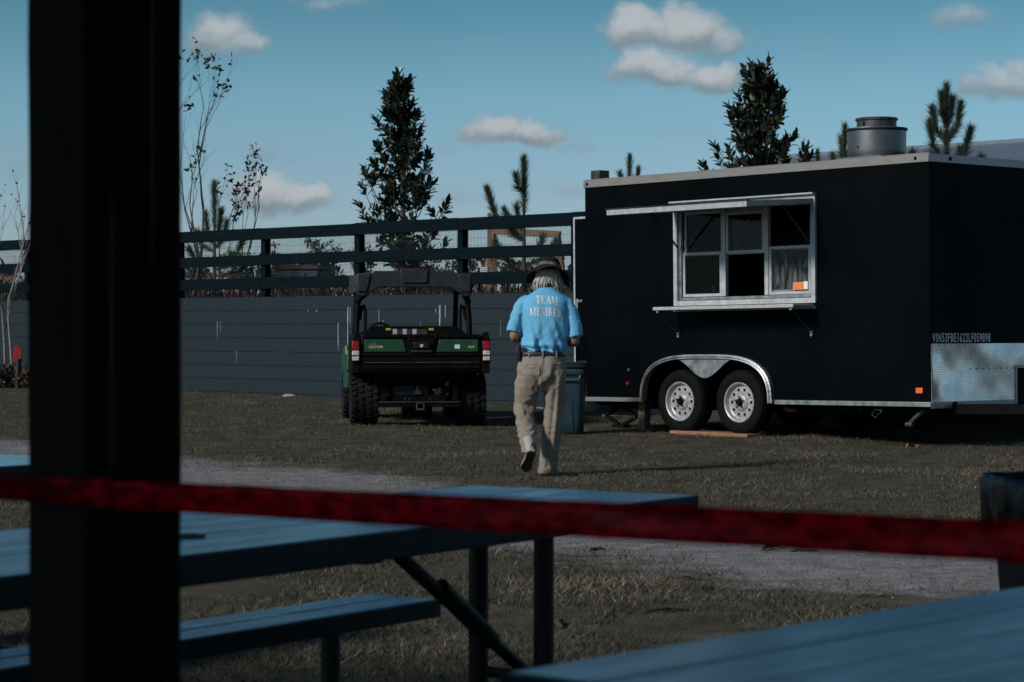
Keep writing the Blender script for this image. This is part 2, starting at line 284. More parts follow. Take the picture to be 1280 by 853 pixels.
    for p_, c_ in ((0.35, (0.060, 0.059, 0.038, 1)), (0.7, (0.120, 0.108, 0.077, 1))): x = e.new(p_); x.color = c_
    t.links.new(at_.outputs['Fac'], q.inputs[0]); t.links.new(q.outputs[0], b.inputs['Base Color'])
special_materials()

# ------------------------------------------------------------------ helpers
def tag(o, label=None, cat=None, group=None, kind=None):
    if label: o['label'] = label
    if cat: o['category'] = cat
    if group: o['group'] = group
    if kind: o['kind'] = kind
    return o
def thing(name, label, cat, loc=(0, 0, 0), rot=(0, 0, 0), group=None):
    o = bpy.data.objects.new(name, None); C.objects.link(o); o.location = loc; o.rotation_euler = rot; o.empty_display_size = 0.2
    return tag(o, label, cat, group)
class MB:
    def __init__(s): s.v = []; s.f = []
    def add(s, vs, fs):
        n = len(s.v); s.v += [tuple(p) for p in vs]; s.f += [tuple(i + n for i in f) for f in fs]; return s
    def box(s, x0, x1, y0, y1, z0, z1):
        return s.add([(x0, y0, z0), (x1, y0, z0), (x1, y1, z0), (x0, y1, z0), (x0, y0, z1), (x1, y0, z1), (x1, y1, z1), (x0, y1, z1)],
                     [(0, 3, 2, 1), (4, 5, 6, 7), (0, 1, 5, 4), (1, 2, 6, 5), (2, 3, 7, 6), (3, 0, 4, 7)])
    def prism(s, pts, off):       # 3-D polygon pushed by a vector
        off = Vector(off); n = len(pts); a = [Vector(p) for p in pts]; b = [p + off for p in a]
        return s.add(a + b, [tuple(range(n - 1, -1, -1)), tuple(range(n, 2 * n))] + [(i, (i + 1) % n, n + (i + 1) % n, n + i) for i in range(n)])
    def bar(s, a, b, w, h, up=(0, 0, 1)):
        a, b = Vector(a), Vector(b); d = (b - a).normalized(); u = Vector(up)
        if abs(d.dot(u)) > 0.98: u = Vector((0, 1, 0))
        x = d.cross(u).normalized(); y = x.cross(d)
        p = [x * (i * w / 2) + y * (j * h / 2) for i, j in ((-1, -1), (1, -1), (1, 1), (-1, 1))]
        return s.add([a + q for q in p] + [b + q for q in p], [(0, 1, 2, 3), (7, 6, 5, 4), (0, 4, 5, 1), (1, 5, 6, 2), (2, 6, 7, 3), (3, 7, 4, 0)])
    def tube(s, pts, rad, n=8, cap=True):
        pts = [Vector(p) for p in pts]; k = len(pts)
        if not isinstance(rad, (list, tuple)): rad = [rad] * k
        vs = []; prev = None
        for i, p in enumerate(pts):
            d = (pts[min(i + 1, k - 1)] - pts[max(i - 1, 0)]).normalized()
            if prev is None:
                u = Vector((0, 0, 1)) if abs(d.z) < 0.9 else Vector((1, 0, 0)); x = d.cross(u).normalized()
            else:
                x = (prev - d * prev.dot(d)).normalized()
            prev = x; y = d.cross(x)
            r = rad[i]; rx, ry = r if isinstance(r, (tuple, list)) else (r, r)
            vs += [p + x * math.cos(2 * math.pi * j / n) * rx + y * math.sin(2 * math.pi * j / n) * ry for j in range(n)]
        fs = [(i * n + j, i * n + (j + 1) % n, (i + 1) * n + (j + 1) % n, (i + 1) * n + j) for i in range(k - 1) for j in range(n)]
        if cap: fs += [tuple(range(n - 1, -1, -1)), tuple((k - 1) * n + j for j in range(n))]
        return s.add(vs, fs)
    def lathe(s, prof, n=24, axis='z', org=(0, 0, 0), cap=False):
        o = Vector(org); vs = []
        for r, h in prof:
            for j in range(n):
                c, q = r * math.cos(2 * math.pi * j / n), r * math.sin(2 * math.pi * j / n)
                vs.append(o + (Vector((c, q, h)) if axis == 'z' else Vector((c, h, q)) if axis == 'y' else Vector((h, c, q))))
        k = len(prof)
        fs = [(i * n + j, i * n + (j + 1) % n, (i + 1) * n + (j + 1) % n, (i + 1) * n + j) for i in range(k - 1) for j in range(n)]
        if cap: fs += [tuple(range(n - 1, -1, -1)), tuple((k - 1) * n + j for j in range(n))]
        return s.add(vs, fs)
    def loft(s, rings):           # list of equal-length point rings, capped
        n = len(rings[0]); k = len(rings); vs = [p for r in rings for p in r]
        fs = [(i * n + j, i * n + (j + 1) % n, (i + 1) * n + (j + 1) % n, (i + 1) * n + j) for i in range(k - 1) for j in range(n)]
        return s.add(vs, fs + [tuple(range(n - 1, -1, -1)), tuple((k - 1) * n + j for j in range(n))])
    def mesh(s, name):
        me = bpy.data.meshes.new(name); me.from_pydata(s.v, [], s.f); me.validate()
        bm = bmesh.new(); bm.from_mesh(me); bmesh.ops.recalc_face_normals(bm, faces=bm.faces); bm.to_mesh(me); bm.free(); return me
    def build(s, name, m, parent=None, smooth=False, bevel=0.0, seg=2, angle=40):
        me = s.mesh(name); me.materials.append(M[m] if isinstance(m, str) else m)
        o = bpy.data.objects.new(name, me); C.objects.link(o); o.parent = parent
        if smooth:
            me.polygons.foreach_set('use_smooth', [True] * len(me.polygons)); me.set_sharp_from_angle(angle=R(angle))
        if bevel:
            md = o.modifiers.new('bevel', 'BEVEL'); md.width = bevel; md.segments = seg; md.limit_method = 'ANGLE'; md.angle_limit = R(40)
            if not smooth: me.polygons.foreach_set('use_smooth', [True] * len(me.polygons)); me.set_sharp_from_angle(angle=R(35))
        return o
def copy_tree(o, parent=None):
    c = o.copy(); C.objects.link(c); c.parent = parent
    for ch in [x for x in bpy.data.objects if x.parent == o]: copy_tree(ch, c)
    return c
def raw(name, v, f, m, parent=None, smooth=False):
    me = bpy.data.meshes.new(name); me.from_pydata(v, [], f); me.materials.append(M[m])
    if smooth: me.polygons.foreach_set('use_smooth', [True] * len(me.polygons))
    o = bpy.data.objects.new(name, me); C.objects.link(o); o.parent = parent; return o
def text_mesh(txt, height, xs=1.0, ext=0.001, bold=0.0, space=1.0):
    cu = bpy.data.curves.new('t', 'FONT'); cu.body = txt; cu.size = 1.0; cu.extrude = 0; cu.space_character = space; cu.offset = bold; cu.resolution_u = 3
    o = bpy.data.objects.new('t', cu); C.objects.link(o); dg = bpy.context.evaluated_depsgraph_get()
    me = bpy.data.meshes.new_from_object(o.evaluated_get(dg)); bpy.data.objects.remove(o); bpy.data.curves.remove(cu)
    vs = np.array([v.co[:] for v in me.vertices]); h = vs[:, 1].max() - vs[:, 1].min()
    fs = [tuple(p.vertices) for p in me.polygons]; bpy.data.meshes.remove(me)
    k = height / h; vs = (vs - vs.min(0)) * (k * xs, k, 1)
    return [tuple(v[:2]) for v in vs], fs          # flat outline in its own plane
def evaluated(mb, voxel, smooth_it=6, name='b'):
    o = mb.build(name, 'khaki'); r = o.modifiers.new('r', 'REMESH'); r.mode = 'VOXEL'; r.voxel_size = voxel
    s = o.modifiers.new('s', 'SMOOTH'); s.iterations = smooth_it; s.factor = 0.5
    dg = bpy.context.evaluated_depsgraph_get(); me = bpy.data.meshes.new_from_object(o.evaluated_get(dg)); bpy.data.objects.remove(o)
    return me
def fbm(x, y, z, o=4): return noise.fractal(Vector((x, y, z)), 1.0, 2.0, o)

# ------------------------------------------------------------------ the ground
def ground_z(x, y):
    g = 0.015 * max(0.0, y - 20.0 + 1.0) if y > 19 else 0.0
    g = min(g, 0.32)
    near = 1.0 if y < 45 else 0.0
    return g + near * (0.022 * fbm(x * 0.5, y * 0.5, 1.3, 3) + 0.008 * fbm(x * 2.5, y * 2.5, 4.1, 3))
def track_mask(x, y):             # stony track across the lawn
    q = 0.733 * x + 0.68 * y + 0.5 * fbm(x * 0.5, y * 0.5, 9.0, 5)
    a = min(1, max(0, (q - 8.4) / 1.3)) * min(1, max(0, (13.6 - q) / 1.2))
    side = min(1, max(0, (q - 11.2) / 0.8)) * min(1, max(0, (x + 1.2) / 1.6))      # trodden back to grass on the far right part
    return a * (1 - 0.62 * side)
def make_ground():
    xs = sorted(set([-600, -250, -100, -50, -30, -20] + [round(-14 + 0.2 * i, 3) for i in range(151)] + [20, 30, 50, 100, 250, 600]))
    ys = sorted(set([-200, -60, -20, -5, 0, 3] + [round(4 + 0.2 * i, 3) for i in range(201)] + [48, 55, 70, 100, 200, 500, 1200]))
    v = [(x, y, ground_z(x, y)) for y in ys for x in xs]; nx = len(xs)
    f = [(j * nx + i, j * nx + i + 1, (j + 1) * nx + i + 1, (j + 1) * nx + i) for j in range(len(ys) - 1) for i in range(nx - 1)]
    o = raw('ground', v, f, 'ground', smooth=True)
    a = o.data.attributes.new('track', 'FLOAT', 'POINT'); a.data.foreach_set('value', [track_mask(p[0], p[1]) if 4 < p[1] < 44 else 0 for p in v])
    tag(o, kind='structure')
make_ground()
def blades(name, label, P, hmin, hmax, wd, tone, cat='grass'):
    n = len(P); P = np.array(P)
    ang = np.random.rand(n) * 2 * np.pi; h = hmin + (hmax - hmin) * np.random.rand(n) ** 2; lean = (0.3 + 2.0 * np.random.rand(n)) * h
    la = np.random.rand(n) * 2 * np.pi
    ux, uy = np.cos(ang) * wd / 2, np.sin(ang) * wd / 2
    V = np.zeros((n, 3, 3)); V[:, 0] = P; V[:, 1] = P; V[:, 2] = P
    V[:, 0, 0] -= ux; V[:, 0, 1] -= uy; V[:, 1, 0] += ux; V[:, 1, 1] += uy
    V[:, 2, 0] += np.cos(la) * lean; V[:, 2, 1] += np.sin(la) * lean; V[:, 2, 2] += h; V[:, :2, 2] -= 0.004
    me = bpy.data.meshes.new(name); me.vertices.add(3 * n); me.vertices.foreach_set('co', V.ravel())
    me.loops.add(3 * n); me.loops.foreach_set('vertex_index', np.arange(3 * n)); me.polygons.add(n)
    me.polygons.foreach_set('loop_start', np.arange(n) * 3); me.polygons.foreach_set('loop_total', np.full(n, 3)); me.update()
    a = me.attributes.new('tone', 'FLOAT', 'POINT'); a.data.foreach_set('value', np.repeat(np.clip(tone, 0, 1), 3).astype(np.float32))
    me.materials.append(M['grass']); o = bpy.data.objects.new(name, me); C.objects.link(o)
    return tag(o, label, cat, kind='stuff')
def wall_line_dist(x, y): return (x + 5.10) * 0.733 + (y - 37.56) * 0.68      # > 0 behind the wall
def make_grass():
    P = []; T = []
    for (y0, y1, dn) in ((7.2, 14, 3300), (14, 23, 2100), (23, 42, 950)):
        k = int(0.2118 * 1.16 * (y1 ** 2 - y0 ** 2) * dn)
        yy = np.sqrt(y0 ** 2 + (y1 ** 2 - y0 ** 2) * np.random.rand(k)); xx = (np.random.rand(k) * 2 - 1) * (0.2118 * 1.13 * yy + 0.3)
        for x, y in zip(xx, yy):
            if wall_line_dist(x, y) > -0.03: continue
            n = fbm(x * 0.9, y * 0.9, 3.0, 3); tm = track_mask(x, y)
            if random.random() < tm * 1.05 - 0.06 or random.random() < 0.42 - n * 1.25: continue
            P.append((x, y, ground_z(x, y))); T.append(0.42 + 0.40 * n + random.gauss(0, 0.20) + 0.08 * (fbm(x * .3, y * .3, 7) ))
    return blades('grass', 'short worn grass, green and straw coloured, across the lawn', P, 0.010, 0.046, 0.0062, np.array(T))

def make_gravel():                 # loose stones on the track, too many to count
    r = random.Random(21); v = []; f = []
    base = [(1, 0, 0), (0, 1, 0), (-1, 0, 0), (0, -1, 0), (0, 0, 1), (0, 0, -.6)]; bf = [(0, 1, 4), (1, 2, 4), (2, 3, 4), (3, 0, 4), (1, 0, 5), (2, 1, 5), (3, 2, 5), (0, 3, 5)]
    n = 0
    while n < 15000:
        y = math.sqrt(r.uniform(100, 560)); x = r.uniform(-1, 1) * (.2118 * 1.13 * y + .3)
        if r.random() > track_mask(x, y) + .02: continue
        s = .0025 + .009 * r.random() ** 5; a = r.random() * 6.3; c, q = math.cos(a), math.sin(a); k = len(v); z = ground_z(x, y); sx, sy, sz = s * r.uniform(.7, 1.5), s * r.uniform(.7, 1.2), s * r.uniform(.5, .9)
        for p in base:
            px, py = p[0] * sx + r.uniform(-.2, .2) * s, p[1] * sy; v.append((x + px * c - py * q, y + px * q + py * c, z + p[2] * sz + .002))
        f += [tuple(i + k for i in t) for t in bf]; n += 1
    o = raw('gravel', v, f, 'gravel'); tag(o, 'loose grey gravel scattered along the stony track', 'gravel', kind='stuff')

# ------------------------------------------------------------------ land behind the wall
WA = Vector((-5.10, 37.56)); WU = Vector((0.680, -0.733)); WN = Vector((0.733, 0.680))    # wall line, its direction, pointing behind
WTOP = 1.71
def wp(s, off=0.0, z=0.0):
    p = WA + WU * s + WN * off; return Vector((p.x, p.y, z))
def back_z(off):
    if off < 14: return 1.60
    return 1.60 - 2.6 * min(1, (off - 14) / 90.0)
def make_back_land():
    S = [-700, -200, -80, -40, -20] + [-12 + 1.5 * i for i in range(21)] + [25, 40, 80, 200, 700]; O = [0.2, 1, 2, 4, 7, 10, 14, 25, 40, 60, 80, 104, 200, 500, 1200]
    def lz(s, o):                  # the bank runs out to lawn level beyond the trailer
        k = min(1, max(0, (s - 13) / 4.0)); return (back_z(o) + (0.05 * fbm(s * 0.4, o * 0.4, 2) if o < 40 else 0)) * (1 - k) + k * min(.34, back_z(o) + .3)
    v = [tuple(wp(s, o, lz(s, o))) for o in O for s in S]; n = len(S)
    f = [(j * n + i, j * n + i + 1, (j + 1) * n + i + 1, (j + 1) * n + i) for j in range(len(O) - 1) for i in range(n - 1)]
    o = raw('terrain', v, f, 'ground', smooth=True); tag(o, kind='structure')
make_back_land()

# ------------------------------------------------------------------ block wall
def make_wall():
    w = thing('block_wall', 'low dark teal painted concrete block wall behind the lawn', 'wall', (WA.x, WA.y, 0), (0, 0, math.atan2(WU.y, WU.x)))
    MB().box(-16, 16, 0.012, 0.20, -0.3, WTOP - 0.004).build('core', 'mortar', w)
    b = MB().box(0, 0.4018, 0, 0.03, 0, 0.199).build('block', 'wall_paint', w, bevel=0.002)
    first = True
    for r in range(7):
        z = WTOP - 0.2045 * (r + 1) + (0.003 if r else 0.0055)
        x = -6.35 + (0.2025 if r % 2 else 0)
        while x < 9.7:
            o = b if first else b.copy()
            if not first: C.objects.link(o)
            first = False
            o.location = (x, random.uniform(-0.0010, 0.0010), z); x += 0.4025
    MB().box(-6.4, 9.9, 0.004, 0.05, -0.3, WTOP - 0.2045 * 7 - 0.003).build('footing', 'wall_paint', w)
    MB().box(6.6, 8.6, -0.03, -0.003, 0.08, 0.208).build('base_strip', 'stone', w, bevel=.004)
    for px, y0, y1, wd in ((272, 402, 424, .012), (276, 402, 416, .008), (423, 404, 438, .022), (435, 384, 440, .026), (438, 384, 408, .014), (474, 387, 410, .016), (484, 405, 411, .016),
                           (526, 403, 411, .008), (550, 382, 411, .040), (557, 382, 398, .020), (545, 386, 392, .014), (588, 385, 405, .008), (296, 438, 455, .008), (626, 400, 420, .007), (396, 388, 389.5, .05), (385, 388, 389.2, .03), (479, 400, 404, .014)):
        k = (px - 640) / F; s = (k * WA.y - WA.x) / (WU.x - k * WU.y); d = WA.y + WU.y * s
        za, zb = CAMH - (y1 - HOR) / F * d, CAMH - (y0 - HOR) / F * d
        n = 7; pts = []
        for i in range(n + 1): pts.append((s - wd / 2 * (0.5 + random.random() * 0.5) * (1 if i > 1 else 0.5), -0.006, za + (zb - za) * i / n))
        for i in range(n, -1, -1): pts.append((s + wd / 2 * (0.5 + random.random() * 0.5) * (1 if i > 1 else 0.5), -0.006, za + (zb - za) * i / n))
        MB().prism(pts, (0, 0.0025, 0)).build('paint_drip', 'drip', w)
make_wall()

# ------------------------------------------------------------------ rail fence on the wall
def make_fence():
    f = thing('rail_fence', 'dark three-rail board fence with wire mesh standing above the block wall', 'fence', (WA.x, WA.y, 0), (0, 0, math.atan2(WU.y, WU.x)))
    ps = [1.90 + 2.222 * i for i in range(-4, 7)]
    for x in ps:
        MB().box(x - 0.055, x + 0.055, 0.10, 0.21, 1.60, 2.73).build('post', 'fence_paint', f, bevel=0.006)
    for a, b in zip(ps[:-1], ps[1:]):
        for (z0, z1) in ((2.575, 2.745), (2.185, 2.345), (1.835, 2.005)):
            j = random.uniform(-0.006, 0.006)
            MB().box(a + 0.003, b - 0.003, 0.06, 0.098, z0 + j, z1 + j).build('rail', 'fence_paint', f, bevel=0.004)
        m = MB(); x = a + 0.03
        while x < b: m.bar((x, 0.215, 1.72), (x, 0.215, 2.70), 0.0032, 0.0032); x += 0.0285
        for i in range(10): m.bar((a, 0.219, 1.74 + i * 0.105), (b, 0.219, 1.74 + i * 0.105), 0.0035, 0.0035)
        o = m.build('wire_mesh', 'wire', f); o['kind'] = 'stuff'
make_fence()

# ------------------------------------------------------------------ building beyond
def make_building():
    ang = math.atan2(WU.y, WU.x); p0 = at(984, 198, 81)
    b = thing('metal_building', 'long low metal building with blue-grey roof beyond the trailer', 'building', (p0.x, p0.y, -0.9), (0, 0, ang))
    L, D, H, RH = 32.0, 16.0, 6.0, 7.78
    MB().box(0, L, -D / 2, D / 2, 0, H).build('wall', 'bwall', b)
    r = MB()
    for s in (-1, 1):
        a = [(-.4, s * (D / 2 + .4), H - .08), (L + .4, s * (D / 2 + .4), H - .08), (L + .4, 0, RH), (-.4, 0, RH)]
        r.prism(a, (0, 0, 0.08))
    rf = r.build('roof', 'roof_metal', b)
    for i in range(54):
        x = i * 0.6
        MB().bar((x, -D / 2 - .4, H + .02), (x, 0, RH + .062), 0.03, 0.012).build('seam', 'roof_metal', rf)
    MB().box(-.4, L + .4, -.2, .2, RH + .04, RH + .16).build('ridge_cap', 'roof_metal', rf)
    for s in (0, L): MB().prism([(s, -D / 2, H), (s, D / 2, H), (s, 0, RH)], (0.02, 0, 0)).build('gable', 'bwall', b)
    for i in range(4): MB().box(4 + 7 * i, 7.5 + 7 * i, -D / 2 - .03, -D / 2 + .02, 0.6, 4).build('door', 'roof_metal', b)
make_building()

# ------------------------------------------------------------------ pavilion over the tables
def make_pavilion():
    a = 0.180; th = R(41.4); dr = Vector((math.cos(th), math.sin(th), 0)); c0 = at(107, 410, 3.75); c0.z = 0
    dl = Vector((-math.sin(th), math.cos(th), 0)); c = c0 + (dr + dl) * (a / 2)
    t = thing('timber_post', 'thick dark square timber post close up on the left', 'post', c, (0, 0, th))
    # square timber with eased edges, drying checks and a steel foot
    h = a / 2; m = MB(); seg = 40; rings = []
    for i in range(seg + 1):
        z = 0.06 + 2.72 * i / seg; ring = []
        for (x, y) in ((-h + .006, -h), (-.02, -h), (.01, -h), (h - .006, -h), (h, -h + .006), (h, 0), (h, h - .006), (h - .006, h), (-h + .006, h), (-h, h - .006), (-h, .03), (-h, -h + .006)):
            ring.append((x + 0.0022 * fbm(x * 20, z * 3, 1), y + 0.0022 * fbm(y * 20, z * 3, 5), z))
        rings.append(ring)
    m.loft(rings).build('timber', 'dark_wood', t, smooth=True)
    for (x, z0, z1) in ((-.045, .9, 1.55), (.03, 1.2, 2.1), (.055, .2, .75), (-.015, 1.7, 2.4)):
        MB().prism([(x, -h - .0015, z0), (x + .004, -h - .0015, (z0 + z1) / 2), (x + .001, -h - .0015, z1), (x - .003, -h - .0015, (z0 + z1) / 2 + .05)], (0, .003, 0)).build('check', 'leather', t)
    f = MB().box(-h - .012, h + .012, -h - .012, h + .012, -.03, .012)
    for s in (-1, 1): f.box(-h * .8, h * .8, s * (h + .001) - .004, s * (h + .001) + .004, .012, .16)
    ft = f.build('post_base', 'table_steel', t)
    for s in (-1, 1):
        for q in (-.04, .04): MB().lathe([(0, -.004), (.011, -.004), (.011, .010), (0, .010)], 6, 'y', (q, s * (h + .009), .1)).build('bolt', 'mid_steel', ft)
    r = thing('unseen_pavilion_roof', 'unseen dark timber pavilion roof overhead, its reach set to shade the picnic tables', 'roof', (0, 0, 2.78))  # out-of-view roof, extent shaped for the shade on tables and post
    MB().box(-12.5, 12.5, 4.7, 4.9, 0, .22).build('beam', 'dark_wood', r)  # both beams belong to the unseen roof
    MB().box(-12.5, 12.5, c.y - .1, c.y + .1, 0, .22).build('beam', 'dark_wood', r)
    MB().box(-12.5, 12.5, -12.1, -11.9, 0, .22).build('beam', 'dark_wood', r)
    for i in range(22): MB().box(-12.3 + i * 1.14, -12.22 + i * 1.14, -13, 5.4, .225, .4).build('rafter', 'dark_wood', r)
    MB().box(-13, 13, -13.4, 5.6, .405, .45).build('roof_deck', 'dark_wood', r)
make_pavilion()

# ------------------------------------------------------------------ picnic tables
def make_table():
    t = thing('picnic_table', 'x', 'picnic table')
    # local x: away from the near corner along the long edge, y: across, z: up
    L, W, H = 3.05, 0.80, 0.75; n = 5; g = 0.0014; bw = (W - g * (n - 1)) / n
    for i in range(n):
        y = i * (bw + g)
        o = MB().box(random.uniform(0, .004), L, y, y + bw, H - .040 + random.uniform(-.0012, .0012), H + random.uniform(-.0006, .0006)).build('top_board', 'table_blue', t, bevel=0.0018, seg=2)
    MB().box(-.010, L + .01, -.010, .004, H - .070, H - .003).build('edge_shade_strip', 'shaded_edge', t, bevel=.003)  # added dark strips carry the painted shade of the sides
    MB().box(-.010, L + .01, W - .004, W + .010, H - .070, H - .003).build('edge_shade_strip', 'shaded_edge', t, bevel=.003)
    MB().box(-.012, -.001, .004, W - .004, H - .070, H - .003).build('edge_shade_strip', 'shaded_edge', t, bevel=.003); MB().box(L + .001, L + .012, .004, W - .004, H - .070, H - .003).build('edge_shade_strip', 'shaded_edge', t, bevel=.003)
    MB().box(.14, L - .11, .828, .839, .345, .399).build('bench_shade_strip', 'shaded_edge', t, bevel=.003); MB().box(.138, .149, .839, 1.108, .345, .399).build('bench_shade_strip', 'shaded_edge', t, bevel=.003)
    for x in (.4, L / 2, L - .4): MB().box(x - .035, x + .035, .05, W - .05, H - .085, H - .043).build('cleat', 'table_steel', t)
    # umbrella grommet
    gr = MB().lathe([(.022, 0), (.036, 0), (.040, .003), (.040, .005), (.024, .006), (.022, 0)], 24, 'z', (1.93, .30, H)).build('umbrella_ring', 'mid_steel', t, smooth=True)
    MB().lathe([(0.0, .0025), (.0225, .0025)], 24, 'z', (1.93, .30, H)).build('umbrella_hole', 'leather', gr)
    for x, sx in ((.42, 1), (L - .42, -1)):
        for y in (.265, .495):
            MB().tube([(x, y, H - .05), (x, y, .0)], .030, 14).build('leg', 'table_steel', t, smooth=True)
        MB().tube([(x, -.02, .045), (x, W + .34, .045)], .026, 12).build('foot', 'table_steel', t, smooth=True)
        b = MB().tube([(x + sx * .66, .38, H - .06), (x - sx * .10, .38, .22)], .020, 12); b.tube([(x + sx * .36, .38, .52), (x + sx * .10, .38, .345)], .029, 10)
        b.tube([(x, .265, .235), (x, .495, .235)], .016, 8)
        b.build('brace', 'table_steel', t, smooth=True)
        MB().tube([(x + sx * .1, .40, .045), (x + sx * .1, .97, .045)], .024, 10).build('bench_arm', 'table_steel', t, smooth=True)
        MB().tube([(x + sx * .1, .97, .02), (x + sx * .1, .97, .36)], .030, 12).build('bench_leg', 'table_steel', t, smooth=True)
    for k in range(2):
        y = .84 + k * .137
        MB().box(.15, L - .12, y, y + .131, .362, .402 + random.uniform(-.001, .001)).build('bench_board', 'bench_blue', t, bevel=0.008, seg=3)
    return t
def place_tables():
    c = at(868, 619, 7.23)
    ang = math.atan2(-0.833, -0.553)
    t1 = make_table(); t1.location = (c.x, c.y, 0); t1.rotation_euler = (0, 0, ang); t1.scale = (1, -1, 1)
    t1['label'] = 'blue picnic table in the foreground centre with its bench showing below'
    t2 = copy_tree(t1); t2.location = (-0.005, 3.51, 0); t2.rotation_euler = (0, 0, math.atan2(.76, .65)); t2.scale = (1, -1, 1)
    t2['label'] = 'nearest blue picnic table, cut off by the bottom right corner of the photo'
    t3 = copy_tree(t1); t3.location = (-1.52, 9.22, 0); t3.rotation_euler = (0, 0, ang)
    t3['label'] = 'farther blue picnic table mostly hidden behind the timber post on the left'
    for t in (t1, t2, t3): t['group'] = 'blue picnic tables'
place_tables()

# ------------------------------------------------------------------ barrier tape
def make_tape():
    v = []; f = []; n = 260; X0, X1 = -3.2, 2.6; dy = -0.769
    a = math.atan(dy); org = Vector((0, 3.70 - .769 * .6526, 1.008)); Lx = Vector((math.cos(a), math.sin(a), 0))
    for i in range(n + 1):
        x = X0 + (X1 - X0) * i / n; w = 0.0225 + .0015 * max(0, min(1, x + .5)); s = x / math.cos(a)
        z = 0.004 * math.sin(x * 1.7) - 0.006 * (1 - ((x + .2) / 2.6) ** 2)
        tw = 0.25 * fbm(x * 1.3, 0, 3) + 0.35 * math.sin(x * .8)
        for q in (-1, -.5, 0, .5, 1):
            v.append((s, q * w * math.sin(tw) + 0.0022 * fbm(x * 9, q * 1.2, 1), z + q * w * math.cos(tw) + 0.0012 * fbm(x * 12, q * 2, 8)))
    for i in range(n):
        for j in range(4): f.append((i * 5 + j, (i + 1) * 5 + j, (i + 1) * 5 + j + 1, i * 5 + j + 1))
    o = raw('barrier_tape', v, f, 'tape', smooth=True); o.location = org; o.rotation_euler = (0, 0, a)
    sm = o.modifiers.new('thick', 'SOLIDIFY'); sm.thickness = 0.0002
    tag(o, 'red plastic barrier tape stretched across the whole foreground', 'tape')
make_tape()

# ------------------------------------------------------------------ litter bins
def square_bin(t, w0, w1, h, m, lid=True):
    # tapered square body, rolled rim, side grips
    def ring(w, z, r=0.06): 
        p = []
        for cx, cy, a0 in ((1, 1, 0), (-1, 1, 90), (-1, -1, 180), (1, -1, 270)):
            for k in range(5):
                a = R(a0 + 22.5 * k); p.append(((w / 2 - r) * cx + r * math.cos(a), (w / 2 - r) * cy + r * math.sin(a), z))
        return p
    rs = [ring(w0 * .9, 0), ring(w0, .02)] + [ring(w0 + (w1 - w0) * q, h * q) for q in (.25, .5, .75, .97)] + [ring(w1 - .02, h), ring(w1 - .06, h - .03), ring(w0 - .03, .05)]
    b = MB().loft(rs).build('body', m, t, smooth=True, angle=60)
    MB().loft([ring(w1 + .03, h - .07), ring(w1 + .045, h - .055), ring(w1 + .045, h - .01), ring(w1 + .02, h + .004), ring(w1 - .03, h + .004), ring(w1 - .03, h - .06)]).build('rim', m, t, smooth=True, angle=50)
    return ring
def make_bins():
    b = thing('trash_bin', 'dark teal square trash bin standing behind the person at the trailer corner', 'trash bin', (0.56, 26.0, ground_z(.56, 26)), (0, 0, R(-6)), 'trash bins')
    ring = square_bin(b, .40, .47, .70, 'bin_teal')
    MB().loft([ring(.52, .705), ring(.545, .715), ring(.545, .74), ring(.50, .76)]).build('lid', 'bin_dark', b, smooth=True, angle=50)
    for s in (-1, 1):
        MB().tube([(s * .07 + .1, -.225, .60), (s * .07 + .1, -.265, .59), (s * .07 + .1, -.265, .545), (s * .07 + .1, -.22, .54)], .008, 6).build('grip_post', 'bin_teal', b) if False else None
    MB().tube([(-.16, -.225, .585), (-.15, -.258, .58), (.17, -.258, .58), (.19, -.25, .60), (.19, -.235, .66)], .011, 8).build('handle', 'mid_steel', b, smooth=True)
    MB().box(.10, .106, -.222, -.216, .06, .56).build('rib', 'bin_teal', b)
    k = thing('trash_bin', 'black lined trash bin at the right edge, above the nearest table', 'trash bin', (1.80, 7.35, 0), (0, 0, R(8)), 'trash bins')
    ring = square_bin(k, .46, .56, .78, 'bin_dark')
    # liner folded over the rim, with a tied knot and slack folds
    v = []; f = []; n = 64; rows = [(.545, .70), (.575, .786), (.612, .797), (.628, .775), (.622, .70), (.612, .655), (.60, .62)]
    for ri, (w, z) in enumerate(rows):
        for j in range(n):
            a = 2 * math.pi * j / n; c, s = math.cos(a), math.sin(a); q = 1 / max(abs(c), abs(s)) ; q = q * .78 + .22
            wob = 0.010 * fbm(c * 6, s * 6, ri * .6) + (.02 * fbm(c * 9, s * 9, 4) if ri > 4 else 0)
            v.append(((w / 2 + wob) * q * c, (w / 2 + wob) * q * s, z + (.02 * fbm(c * 4, s * 4, 7) if ri > 3 else .004 * fbm(c * 9, s * 9, 2))))
    for i in range(len(rows) - 1):
        for j in range(n): f.append((i * n + j, i * n + (j + 1) % n, (i + 1) * n + (j + 1) % n, (i + 1) * n + j))
    raw('bin_liner', v, f, 'bag', k, smooth=True)
    MB().tube([(-.315, -.30, .66), (-.20, -.325, .655), (-.1, -.335, .66), (0, -.33, .664), (.2, -.32, .66)], .006, 6).build('liner_tie', 'bag', k, smooth=True)
    MB().tube([(-.1, -.335, .665), (-.06, -.345, .62), (-.085, -.34, .56)], [.014, .01, .003], 6).build('liner_knot', 'bag', k, smooth=True)
make_bins()

